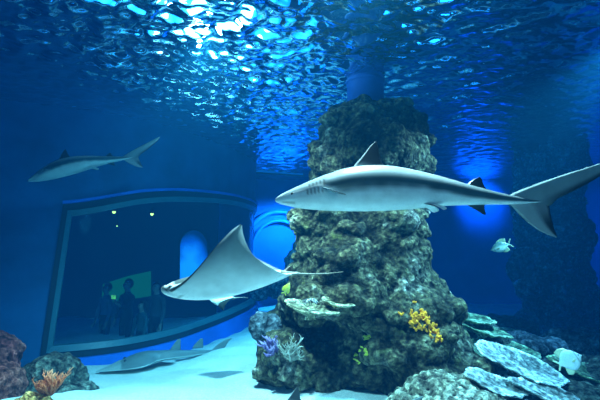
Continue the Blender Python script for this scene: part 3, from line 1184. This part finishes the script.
SHARK_PROFILE = [  # x, top, bottom, half width (photo units, y down)
    (274, 199.5, 201.5, 1.2), (276, 197.4, 203, 4.2), (280, 194.8, 204.6, 7.5), (286, 191.5, 206, 10.5), (295, 187.2, 208, 14),
    (310, 180.6, 209.8, 18.5), (325, 174.6, 210.7, 21.5), (345, 168.2, 211.4, 23.5), (365, 165.2, 211.5, 24), (385, 165.2, 211, 23),
    (400, 167, 210, 21), (420, 171, 208.6, 18), (440, 176, 206.6, 14.5), (455, 180.4, 205.8, 11.8), (470, 185, 205.5, 9.5),
    (485, 189.2, 205.2, 7.2), (500, 193.2, 205.2, 5.0), (512, 196, 205, 3.6), (524, 198.6, 204.4, 2.0), (534, 200.4, 203.6, 1.0), (542, 201.8, 202.6, .3)]
BACK = (0.42, 0.46, 0.47)
FLANK = (0.06, 0.12, 0.135)
BELLY = (0.93, 0.95, 0.93)
DARK = (0.02, 0.022, 0.025)


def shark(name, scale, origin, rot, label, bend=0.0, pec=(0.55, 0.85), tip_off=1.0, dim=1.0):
    """local x along the body towards the tail, z up, -y towards the viewer; units of the photo outline times scale"""
    X0, Z0 = 385.0, 190.0
    V, Fc, Cc = [], [], []

    def add(vs, fs, cols):
        k = len(V)
        V.extend(vs)
        Fc.extend([tuple(i + k for i in f) for f in fs])
        Cc.extend(cols)

    def pt(x, y, z):
        return Vector((x - X0, y, Z0 - z))
    # body
    ns, seg = 130, 40
    xs_ = [274 + (542 - 274) * (i / ns) ** 1.25 for i in range(ns + 1)]
    vs, fs, cs = [], [], []
    for x in xs_:
        t, b, w = interp(SHARK_PROFILE, x)
        cz, h = (t + b) / 2, (b - t) / 2
        for k in range(seg):
            a = 2 * math.pi * k / seg
            ca, sa = math.cos(a), math.sin(a)
            e = 0.92
            yy = w * math.copysign(abs(ca) ** e, ca)
            zz = h * math.copysign(abs(sa) ** e, sa)
            # widest a little below the middle
            yy *= 1 + 0.06 * (-sa)
            # gill slits
            if 306 < x < 323 and -0.15 < sa < 0.72:
                g = (x + sa * 3 - 306) % 3.4
                if g < 1.1:
                    yy *= 0.955
            # mouth crease below the snout
            if 280 < x < 296 and sa < -0.45 and sa > -0.75:
                yy *= 0.93
            vs.append(pt(x, yy, cz - zz))
            # pale belly is countershading; bright back and dark flank band are painted shading
            edge = -0.08 + 0.10 * math.sin(x * 0.05) * 0.6 + 0.42 * sstep(340, 318, x) - 0.22 * sstep(420, 500, x)
            m = sstep(edge - 0.20, edge + 0.12, sa + 0.06 * noise.noise(Vector((x * .08, ca * 2, 0))))
            c = mixc(BELLY, FLANK, m)
            c = mixc(c, BACK, sstep(0.30, 0.62, sa) * (1 - .5 * sstep(430, 500, x)))
            if 306 < x < 323 and -0.12 < sa < 0.7 and (x + sa * 3 - 306) % 3.4 < 1.2:
                c = mixc(c, DARK, 0.75)
            if 281 < x < 295 and -0.75 < sa < -0.5:
                c = mixc(c, DARK, 0.35)
            if x < 282:
                c = mixc(c, BELLY, 0.25)
            cs.append(c)
    for i in range(ns):
        for k in range(seg):
            a, b = i * seg + k, i * seg + (k + 1) % seg
            fs.append((a, b, b + seg, a + seg))
    fs.append(tuple(range(seg)))
    fs.append(tuple(range(ns * seg, (ns + 1) * seg)))
    add(vs, fs, cs)

    def fin(keys, n, colf, th0=1.6, ax=(0, 1, 0)):
        rows = cr_list(keys, n)
        st = []
        for i, r in enumerate(rows):
            f = i / n
            st.append((pt(*r[0:3]), pt(*r[3:6]), th0 * (1 - .8 * f), ax))
        vs, fs, uv = lens_fin(st)
        add(vs, fs, [colf(u, v) for u, v in uv])
    # first dorsal
    fin([(351, 0, 171, 388, 0, 172), (355, 0, 164, 385.5, 0, 165.5), (362, 0, 156, 382, 0, 160), (367.5, 0, 149, 380, 0, 153), (372, 0, 143.5, 379.2, 0, 146), (376, 0, 140, 378, 0, 140.6)],
        16, lambda u, v: mixc(mixc((0.62, .66, .66), (.045, .055, .06), sstep(.06, .30, v)), (.5, .55, .56), .8 if u < .08 else 0), 2.2)
    # free rear tip of the dorsal
    fin([(378, 0, 167, 385, 0, 167.5), (381, 0, 164.5, 388, 0, 166), (385, 0, 164.5, 391, 0, 166)], 4, lambda u, v: (.12, .14, .15), .8)
    # second dorsal
    fin([(466, 0, 187, 488, 0, 192), (470, 0, 182.5, 487, 0, 189), (476, 0, 178.5, 484.5, 0, 185.5), (480.5, 0, 176.8, 482.5, 0, 178.5)], 8,
        lambda u, v: mixc(FLANK, DARK, .55 + .45 * v), 1.4)
    fin([(482, 0, 190, 486, 0, 191), (487, 0, 189, 491, 0, 191), (491, 0, 190.2, 493, 0, 191.2)], 4, lambda u, v: DARK, .5)
    # anal fin
    fin([(464, 0, 203, 485, 0, 203), (469, 0, 207, 484, 0, 206.5), (476, 0, 211, 484, 0, 210), (483, 0, 215.5, 485, 0, 215)], 8,
        lambda u, v: mixc(FLANK, DARK, .3 + .6 * v), 1.2)
    # pelvic fins
    for sd in (-1, 1):
        fin([(413, sd * 9, 203, 438, sd * 8, 206), (417, sd * 11, 204.5, 442, sd * 10, 208.5), (425, sd * 13, 206.5, 442, sd * 12, 210.5), (434, sd * 15, 209.5, 438, sd * 14, 211.8)], 8,
            lambda u, v: mixc(BELLY, DARK, .9 if v > .1 and u < .42 else .0), 1.3, (0, .5, .87))
    # pectoral fins, swept back and down
    ln, dn = pec
    for sd in (-1, 1):
        rows = []
        for f in (0, .15, .35, .6, .85, 1.0):
            out = sd * (16 + 88 * ln * f)
            down = 189 + 12 * f + 2 * f * f
            lex = 319 + 18 * f ** 1.3
            tex = 337 + 1 * f - 5 * math.sin(f * 3.1)
            rows.append((lex, out, down, max(tex, lex + 1.2), out, down + 1.0 + 5 * (1 - f)))
        fin(rows, 14, lambda u, v: mixc(mixc(BELLY, FLANK, .85), DARK, sstep(.3, .9, v) * .9), 2.2, (0, .3, .95))
    # caudal fin: upper lobe, lower lobe
    tc_ = tip_off
    def tailc(u, v):
        return mixc((.26, .33, .34), DARK, sstep(.62, .92, u) * (.35 + .65 * sstep(.1, .5, v)))
    fin([(506, 0, 198, 526, 0, 204), (515, 0, 192.5, 545, 0, 207.5), (536, 0, 184.5, 556, 0, 199.5), (560, 0, 176.2, 577, 0, 189),
         (582, 0, 169.5, 596, 0, 178.5), (602, 0, 163.2, 611, 0, 168.5), (616, 0, 158.5, 618, 0, 160)], 26, tailc, 1.7)
    fin([(506, 0, 200, 545, 0, 200), (510, 0, 206, 547, 0, 207), (519, 0, 217, 547.5, 0, 214), (531, 0, 228, 549, 0, 224), (543, 0, 235, 550.5, 0, 232), (551, 0, 238, 552.5, 0, 237.5)], 16,
        lambda u, v: mixc(mixc(FLANK, BELLY, .4), DARK, sstep(.45, .75, u) * (.5 + .5 * sstep(.3, .6, v))), 1.6)
    # eyes
    for sd in (-1, 1):
        bm = bmesh.new()
        t, b, w = interp(SHARK_PROFILE, 291.5)
        c = pt(291.5, sd * w * .86, 195.6)
        bmesh.ops.create_uvsphere(bm, u_segments=12, v_segments=8, radius=1.7, matrix=Matrix.Translation(c))
        bm.verts.ensure_lookup_table()
        add([v.co.copy() for v in bm.verts], [tuple(v.index for v in f.verts) for f in bm.faces], [DARK] * len(bm.verts))
        bm.free()
    # lateral bend
    if bend:
        for i, v in enumerate(V):
            f = v.x / 120.0
            V[i] = Vector((v.x, v.y + bend * (f * f * (1 if f > 0 else .5)) * 10, v.z))
    V2 = [v * scale for v in V]
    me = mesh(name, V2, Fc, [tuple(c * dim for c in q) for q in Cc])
    o = link(name, me, SKIN)
    o.location = origin
    o.rotation_euler = rot
    tag(o, label, 'shark')
    return o


Y1 = 2.1
shark('reef_shark', Y1 / 400, P(385, 190, Y1), (0, 0, 0), 'large grey reef shark with white belly gliding in front of the rock pillar', bend=-0.25)
# left shark, farther off, nose down
YS = 5.1
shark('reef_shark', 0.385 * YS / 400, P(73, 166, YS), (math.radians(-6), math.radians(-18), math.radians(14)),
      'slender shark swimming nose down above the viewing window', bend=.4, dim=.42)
# small shark under the frame, back and dorsal fin showing
YB = 3.0
shark('reef_shark', 0.50 * YB / 400, P(302, 415, YB), (0, math.radians(0), 0),
      'shark whose dorsal fin and back show on the sand before the pillar', bend=.2)


# ------------------------------------------------------------------ rays
def make_ray(name, scale, origin, rot, label, lift=1.0):
    """cownose ray in photo units: nose at x=165, tail root near x=290; wings raised"""
    V, Fc, Cc = [], [], []
    PALE = (0.93, 0.96, 0.94)
    DORS = (0.10, 0.11, 0.10)

    def pt(x, y, z):
        return Vector((x - 230.0, y, 283.0 - z))
    # span stations s from 0 (midline) to 1 (tip): leading x,z ; trailing x,z ; y out ; half thickness
    K = [  # s, lx, lz, tx, tz, y, th
        (0.00, 165, 289.5, 291, 274, 0, 9.5),
        (0.08, 166, 289.8, 290, 274.5, 7, 9.0),
        (0.16, 169, 289.5, 288, 274, 13, 7.6),
        (0.24, 180, 284.5, 284, 272.8, 18, 5.6),
        (0.34, 190, 278, 276, 269.5, 24, 4.0),
        (0.48, 202, 266.5, 263, 262, 31, 2.8),
        (0.62, 212, 254.5, 253, 253.5, 36, 2.0),
        (0.76, 221, 243, 246.5, 244, 39, 1.4),
        (0.88, 230, 232.5, 242.5, 234, 40, 0.9),
        (0.96, 236, 227, 241, 228.5, 40, 0.5),
        (1.00, 239.5, 224.8, 240.6, 225.8, 40, 0.2)]
    nsp, nch = 44, 36
    for side in (-1, 1):
        for lay in (-1, 1):          # -1 ventral, 1 dorsal
            k0 = len(V)
            for i in range(nsp + 1):
                s = i / nsp
                lx, lz, tx, tz, y, th = interp(K, s)
                # drop of the belly line under the chord near the body
                for j in range(nch + 1):
                    f = j / nch
                    g = 0.5 - 0.5 * math.cos(math.pi * f)
                    x = lerp(lx, tx, g)
                    z = lerp(lz, tz, g)
                    prof = (math.sin(math.pi * g ** 0.62)) ** 0.75
                    if 0 < g < 1:
                        d = th * prof
                    else:
                        d = 0
                    # thickness acts along the local normal: vertical at the body, sideways on the raised wing
                    wv = sstep(0.1, 0.5, s)
                    ny = lerp(0.0, .93, wv) * (-1)
                    nz = lerp(1.0, 0.35, wv)
                    belly = -5.5 * math.exp(-(s / .3) ** 2) * math.sin(math.pi * g) * (1 if lay < 0 else -.3)
                    yy = (y * (0.35 + .65 * math.sin(math.pi * min(1, .08 + g * .92)) ** .5 if s < .2 else 1.0)) + lay * ny * d
                    cup = 5 * math.sin(math.pi * g) * sstep(.2, .7, s)
                    if side < 0:
                        x += 6 * s
                        z += 3 * s
                    else:
                        z = lerp(z, 283, .35 * sstep(.1, 1, s))
                    v = pt(x, side * (yy + cup), z - (lay * nz * d) - belly)
                    V.append(v)
                    if lay < 0:
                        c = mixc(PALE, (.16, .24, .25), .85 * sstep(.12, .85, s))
                        # gill shadow and mouth bars under the head
                        if s < .2 and .10 < g < .13:
                            c = mixc(c, (.2, .25, .25), .7)
                        e = (g < .02 and s > .2)
                        if e:
                            c = (.05, .06, .06)
                    else:
                        c = DORS
                        if s < .3 and (g < .09 or g > .9):
                            c = (.80, .82, .78)
                    Cc.append(c)
            for i in range(nsp):
                for j in range(nch):
                    a = k0 + i * (nch + 1) + j
                    Fc.append((a, a + 1, a + nch + 2, a + nch + 1))

    def add(vs, fs, cols):
        k = len(V)
        V.extend(vs)
        Fc.extend([tuple(i + k for i in f) for f in fs])
        Cc.extend(cols)
    # blunt two-lobed snout and dark eye patches
    for sd in (-1, 1):
        bm = bmesh.new()
        bmesh.ops.create_uvsphere(bm, u_segments=16, v_segments=12, radius=1, matrix=Matrix.Translation(pt(176, sd * 7, 290)) @ Matrix.Rotation(math.radians(12), 4, 'Y') @ Matrix.Diagonal((11.5, 5.5, 5.6, 1)))
        vs = [v.co.copy() for v in bm.verts]
        add(vs, [tuple(v.index for v in f.verts) for f in bm.faces],
            [(PALE if v.z < pt(0, 0, 288.5).z + (v.x - pt(176, 0, 0).x) * .2 else mixc(DORS, (.85, .86, .8), .85 if noise.noise(v * .22) > .05 else .05)) for v in vs])
        bm.free()
        bm = bmesh.new()
        bmesh.ops.create_uvsphere(bm, u_segments=12, v_segments=8, radius=1, matrix=Matrix.Translation(pt(177.5, sd * 11.5, 286.6)) @ Matrix.Rotation(math.radians(14), 4, 'Y') @ Matrix.Diagonal((4.2, 2.0, 2.0, 1)))
        add([v.co.copy() for v in bm.verts], [tuple(v.index for v in f.verts) for f in bm.faces], [(.015, .015, .015)] * len(bm.verts))
        bm.free()
    # pelvic lobes, small dorsal fin and whip tail
    for sd in (-1, 1):
        rows = [(272, sd * 4, 276, 288, sd * 3, 273.5), (276, sd * 9, 275.5, 294, sd * 8, 272.5), (283, sd * 12, 274.5, 297, sd * 11, 272.4), (291, sd * 13, 273.2, 296, sd * 12.6, 272.8)]
        st = [(pt(*r[:3]), pt(*r[3:]), 1.2 * (1 - .7 * i / 6), (0, 0, 1)) for i, r in enumerate(cr_list(rows, 6))]
        vs, fs, uv = lens_fin(st)
        add(vs, fs, [(.82, .84, .8)] * len(vs))
    rows = [(281, 0, 272, 291, 0, 273), (285, 0, 269, 291, 0, 270.5), (288, 0, 266.8, 290, 0, 267.4)]
    st = [(pt(*r[:3]), pt(*r[3:]), .9 * (1 - .7 * i / 6), (0, 1, 0)) for i, r in enumerate(cr_list(rows, 6))]
    vs, fs, uv = lens_fin(st)
    add(vs, fs, [(.5, .42, .36) if u < .3 else (.04, .04, .04) for u, v in uv])
    pts = [pt(280, 0, 274.5), pt(290, 0, 273.6), pt(300, .5, 274.2), (pt(312, 1, 274.6)), pt(326, 3, 274), pt(342, 6, 272.5)]
    vs, fs = tube(pts, [4.2, 2.0, 1.1, .85, .6, .25], 8)
    add(vs, fs, [(.30, .28, .22)] * len(vs))
    V2 = [v * scale for v in V]
    me = mesh(name, V2, Fc, Cc, fix=False)
    bm = bmesh.new()
    bm.from_mesh(me)
    bmesh.ops.remove_doubles(bm, verts=bm.verts, dist=0.02 * scale)
    bmesh.ops.recalc_face_normals(bm, faces=bm.faces)
    bm.to_mesh(me)
    bm.free()
    o = link(name, me, SKIN)
    o.location = origin
    o.rotation_euler = rot
    tag(o, label, 'ray')
    return o


YR = 2.5
make_ray('cownose_ray', YR / 400, P(230, 283, YR), (0, 0, 0), 'pale cownose ray with raised pointed wing gliding left of the pillar')

make_ray('cownose_ray', .27 * 4.6 / 400, P(218, 295, 4.6), R3(172, 0, 0),
         'small dim ray banking low before the window, just beneath the big pale ray')

# ------------------------------------------------------------------ guitarfish lying on the sand by the window
def guitarfish(origin, rot, label):
    """x along the body, snout at x=0, tail tip x=1.75; z up from the sand"""
    V, Fc, Cc = [], [], []
    K = [  # x, half width, height
        (0.0, .01, .012), (.08, .07, .03), (.2, .15, .06), (.34, .25, .10), (.48, .33, .14), (.58, .34, .16), (.68, .27, .165), (.76, .16, .16),
        (.85, .125, .15), (1.0, .11, .135), (1.2, .08, .10), (1.4, .05, .07), (1.6, .025, .045), (1.78, .008, .02)]
    ns, seg = 90, 28
    for i in range(ns + 1):
        x = 1.78 * i / ns
        w, h = interp(K, x)
        for k in range(seg):
            a = 2 * math.pi * k / seg
            ca, sa = math.cos(a), math.sin(a)
            core = .34 if .3 < x < .8 else .6
            yy = w * ca
            zz = h * (sa * .5 + .5) if sa < 0 else h * (.5 + .5 * sa) * (1 if abs(ca) < core else lerp(1, .55, (abs(ca) - core) / (1 - core)))
            V.append(Vector((x, yy, zz)))
            Cc.append(mixc((.62, .66, .62), (.14, .17, .17), sstep(-.3, .1, sa)) if x > .3 else mixc((.7, .74, .7), (.32, .36, .34), sstep(-.3, .2, sa)))
    for i in range(ns):
        for k in range(seg):
            a, b = i * seg + k, i * seg + (k + 1) % seg
            Fc.append((a, b, b + seg, a + seg))
    Fc.append(tuple(range(seg)))
    Fc.append(tuple(range(ns * seg, (ns + 1) * seg)))

    def add(vs, fs, cols):
        k = len(V)
        V.extend(vs)
        Fc.extend([tuple(i + k for i in f) for f in fs])
        Cc.extend(cols)
    for (x0, hh) in ((.95, .17), (1.28, .13)):
        rows = [(x0, 0, .11, x0 + .17, 0, .10), (x0 + .05, 0, .11 + hh * .5, x0 + .17, 0, .12 + hh * .35), (x0 + .13, 0, .11 + hh, x0 + .17, 0, .11 + hh * .95)]
        st = [(r[:3], r[3:], .012, (0, 1, 0)) for r in cr_list(rows, 6)]
        vs, fs, uv = lens_fin(st)
        add(vs, fs, [(.15, .18, .18)] * len(vs))
    rows = [(1.55, 0, .03, 1.75, 0, .02), (1.62, 0, .08, 1.80, 0, .07), (1.74, 0, .15, 1.84, 0, .13), (1.86, 0, .18, 1.90, 0, .17)]
    st = [(r[:3], r[3:], .01, (0, 1, 0)) for r in cr_list(rows, 8)]
    vs, fs, uv = lens_fin(st)
    add(vs, fs, [(.17, .2, .2)] * len(vs))
    for sd in (-1, 1):
        rows = [(.80, sd * .08, .03, .95, sd * .07, .03), (.86, sd * .17, .025, 1.0, sd * .13, .025), (.97, sd * .22, .02, 1.03, sd * .19, .02)]
        st = [(r[:3], r[3:], .012, (0, 0, 1)) for r in cr_list(rows, 6)]
        vs, fs, uv = lens_fin(st)
        add(vs, fs, [(.4, .45, .45)] * len(vs))
        bm = bmesh.new()
        bmesh.ops.create_uvsphere(bm, u_segments=10, v_segments=8, radius=.018, matrix=Matrix.Translation((.36, sd * .075, .105)))
        add([v.co.copy() for v in bm.verts], [tuple(v.index for v in f.verts) for f in bm.faces], [DARK] * len(bm.verts))
        bm.free()
    o = link('guitarfish', mesh('guitarfish', V, Fc, Cc), SKIN)
    o.location = origin
    o.rotation_euler = rot
    tag(o, label, 'guitarfish')
    return o


g0 = G(96, 369, -0.2)
g1 = G(226, 352, -0.17)
g0.z = sand_z(g0.x, g0.y)
g1.z = sand_z(g1.x, g1.y)
d = g1 - g0
guitarfish(g0 + Vector((0, 0, 0.03)), (0, -math.atan2(.05, 1), math.atan2(d.y, d.x)), 'grey guitarfish resting on the sand at the foot of the viewing window')


# ------------------------------------------------------------------ fish
def fish(name, L_, hfrac, wfrac, origin, rot, label, body, belly, fincol, tall=1.0):
    V, Fc, Cc = [], [], []

    def add(vs, fs, cols):
        k = len(V)
        V.extend(vs)
        Fc.extend([tuple(i + k for i in f) for f in fs])
        Cc.extend(cols)
    K = [(0, .03, .01), (.04, .14, .25), (.12, .42, .6), (.25, .78, .9), (.42, 1, 1), (.58, .9, .85), (.72, .55, .5), (.8, .28, .25), (.86, .2, .14)]
    ns, seg = 40, 24
    H, W = L_ * hfrac / 2, L_ * wfrac / 2
    vs, fs, cs = [], [], []
    for i in range(ns + 1):
        x = .86 * i / ns
        h, w = interp(K, x)
        for k in range(seg):
            a = 2 * math.pi * k / seg
            vs.append(Vector((x * L_, W * w * math.cos(a), H * h * math.sin(a))))
            c = mixc(belly, body, sstep(-.4, .6, math.sin(a)))
            if .16 < x < .2:
                c = mixc(c, DARK, .45)
            cs.append(c)
    for i in range(ns):
        for k in range(seg):
            a, b = i * seg + k, i * seg + (k + 1) % seg
            fs.append((a, b, b + seg, a + seg))
    fs += [tuple(range(seg)), tuple(range(ns * seg, (ns + 1) * seg))]
    add(vs, fs, cs)

    def fin(rows, th=.012, ax=(0, 1, 0)):
        st = [(Vector(r[:3]) * L_, Vector(r[3:]) * L_, th * L_, ax) for r in cr_list(rows, 6)]
        vs, fs, uv = lens_fin(st, 6)
        add(vs, fs, [fincol] * len(vs))
    hh = hfrac / 2
    fin([(.3, 0, hh * .8, .74, 0, hh * .4), (.42, 0, hh * (1 + .25 * tall), .78, 0, hh * .75), (.62, 0, hh * (1 + .4 * tall), .80, 0, hh * (1 + .2 * tall))])
    fin([(.42, 0, -hh * .8, .74, 0, -hh * .4), (.52, 0, -hh * (1 + .2 * tall), .78, 0, -hh * .7), (.66, 0, -hh * (1 + .35 * tall), .80, 0, -hh * (1 + .15 * tall))])
    fin([(.82, 0, 0, .88, 0, 0), (.88, 0, .12, .94, 0, .08), (.98, 0, .22, 1.02, 0, .19)])
    fin([(.82, 0, 0, .88, 0, 0), (.88, 0, -.12, .94, 0, -.08), (.98, 0, -.22, 1.02, 0, -.19)])
    for sd in (-1, 1):
        fin([(.26, sd * wfrac * .42, -.02, .28, sd * wfrac * .42, -.07), (.34, sd * wfrac * .6, -.01, .36, sd * wfrac * .6, -.09), (.42, sd * wfrac * .7, -.02, .42, sd * wfrac * .7, -.07)], .006)
        bm = bmesh.new()
        bmesh.ops.create_uvsphere(bm, u_segments=10, v_segments=8, radius=.022 * L_, matrix=Matrix.Translation((.1 * L_, sd * W * .5, .06 * L_)))
        add([v.co.copy() for v in bm.verts], [tuple(v.index for v in f.verts) for f in bm.faces], [DARK] * len(bm.verts))
        bm.free()
    V2 = [v - Vector((L_ * .45, 0, 0)) for v in V]
    o = link(name, mesh(name, V2, Fc, Cc), FISH_SKIN)
    o.location = origin
    o.rotation_euler = rot
    tag(o, label, 'fish')
    return o


fish('silver_fish', .26, .50, .2, P(500, 247, 5.0), R3(0, -20, -25), 'small silver green fish hovering below the shark tail', (.08, .14, .11), (.55, .65, .55), (.30, .34, .18))
fish('disc_fish', .235, .78, .18, P(570, 360, 3.8), R3(0, 30, 155), 'pale disc shaped silver fish above the right end of the reef', (.8, .92, .95), (.95, .98, .98), (.80, .80, .50), .8)
fish('yellow_fish', .13, .45, .2, P(287, 288, 4.0), R3(0, 62, 170), 'small yellow green fish beside the rock under the ray tail', (.55, .50, .05), (.6, .6, .1), (.5, .5, .05))

# ------------------------------------------------------------------ light
def spot(name, loc, target, power, angle, col, size=0.3, blend=0.8):
    ld = bpy.data.lights.new(name, 'SPOT')
    ld.energy = power
    ld.spot_size = math.radians(angle)
    ld.spot_blend = blend
    ld.color = col
    ld.shadow_soft_size = size
    o = bpy.data.objects.new(name, ld)
    COL.objects.link(o)
    o.location = loc
    o.rotation_euler = (Vector(target) - Vector(loc)).to_track_quat('-Z', 'Y').to_euler()
    return o


spot('spot_key', (0.4, 2.5, 3.5), (0.4, 2.5, 0), 950, 125, (.88, 1, .97), .1)
spot('spot_ray_sand', (-0.9, 3.6, 3.5), (-0.9, 4.3, 0), 1700, 112, (1, .98, .92), .1)
spot('spot_front_fill', (0.0, -1.6, 2.4), (0.0, 3.0, 1.2), 120, 100, (.85, 1, .97), .5)  # unseen fill added behind the camera to brighten bellies
spot('spot_pillar', (3.1, 3.7, 3.4), (1.2, 4.6, .9), 2100, 70, (.7, .88, 1.0), .1)
spot('spot_reef', (3.6, 4.6, 3.5), (2.3, 4.8, .3), 800, 60, (.5, .72, 1.0), .1)
spot('spot_window', (-0.2, 7.2, 3.5), (-0.4, 7.8, 0), 700, 95, (.5, .85, 1.0), .1)
spot('spot_niche', (-0.3, 11.0, 2.6), (-0.8, 12.4, 1.4), 1500, 110, (.25, .65, 1.0), .1)
spot('spot_back_wall', (5.6, 11.4, 3.4), (5.7, 12.4, 3.0), 620, 75, (.1, .4, 1.0), .1)
spot('spot_back_right', (8.2, 9.0, 3.3), (9.8, 10.5, 1.6), 400, 110, (.1, .35, 1.0), .1)
spot('spot_antler', (-1.7, 2.2, 1.8), (-2.1, 3.4, .1), 75, 55, (1, .6, .4), .05)
ld = bpy.data.lights.new('halo_light', 'POINT')  # unseen point light added for a milky halo under the surface
ld.energy = 90
ld.color = (.6, .95, 1)
ld.shadow_soft_size = .06
lo = bpy.data.objects.new('halo_light', ld)
lo.location = (-1.1, 4.2, 3.42)
COL.objects.link(lo)
spot('spot_red', (-2.6, 3.0, 1.6), (-3.6, 4.6, .3), 20, 80, (1, .1, .15), .05)

# ------------------------------------------------------------------ the water itself
w = bpy.data.worlds.new('water')
sc.world = w
w.use_nodes = True
nt = w.node_tree
nt.nodes.clear()
wo = nt.nodes.new('ShaderNodeOutputWorld')
bg = nt.nodes.new('ShaderNodeBackground')
bg.inputs[0].default_value = (0.0, 0.02, 0.06, 1)
bg.inputs[1].default_value = 0.2
nt.links.new(bg.outputs[0], wo.inputs['Surface'])
ab = nt.nodes.new('ShaderNodeVolumeAbsorption')
ab.inputs['Color'].default_value = (0.18, 0.76, 0.90, 1)
ab.inputs['Density'].default_value = 0.27
scn = nt.nodes.new('ShaderNodeVolumeScatter')
scn.inputs['Color'].default_value = (0.03, 0.5, 1.0, 1)
scn.inputs['Density'].default_value = 0.006
scn.inputs['Anisotropy'].default_value = 0.3
em = nt.nodes.new('ShaderNodeEmission')  # emission put into the water in place of scattered haze light
em.inputs[0].default_value = (0.0, 0.13, 0.52, 1)
em.inputs[1].default_value = 0.016
a1 = nt.nodes.new('ShaderNodeAddShader')
a2 = nt.nodes.new('ShaderNodeAddShader')
nt.links.new(ab.outputs[0], a1.inputs[0])
nt.links.new(scn.outputs[0], a1.inputs[1])
nt.links.new(a1.outputs[0], a2.inputs[0])
nt.links.new(em.outputs[0], a2.inputs[1])
nt.links.new(a2.outputs[0], wo.inputs['Volume'])

sc.cycles.max_bounces = 8
sc.cycles.transmission_bounces = 6
sc.cycles.transparent_max_bounces = 12
sc.cycles.volume_bounces = 1
sc.cycles.use_denoising = True
sc.view_settings.view_transform = 'Standard'
sc.view_settings.look = 'None'
sc.view_settings.exposure = -0.08
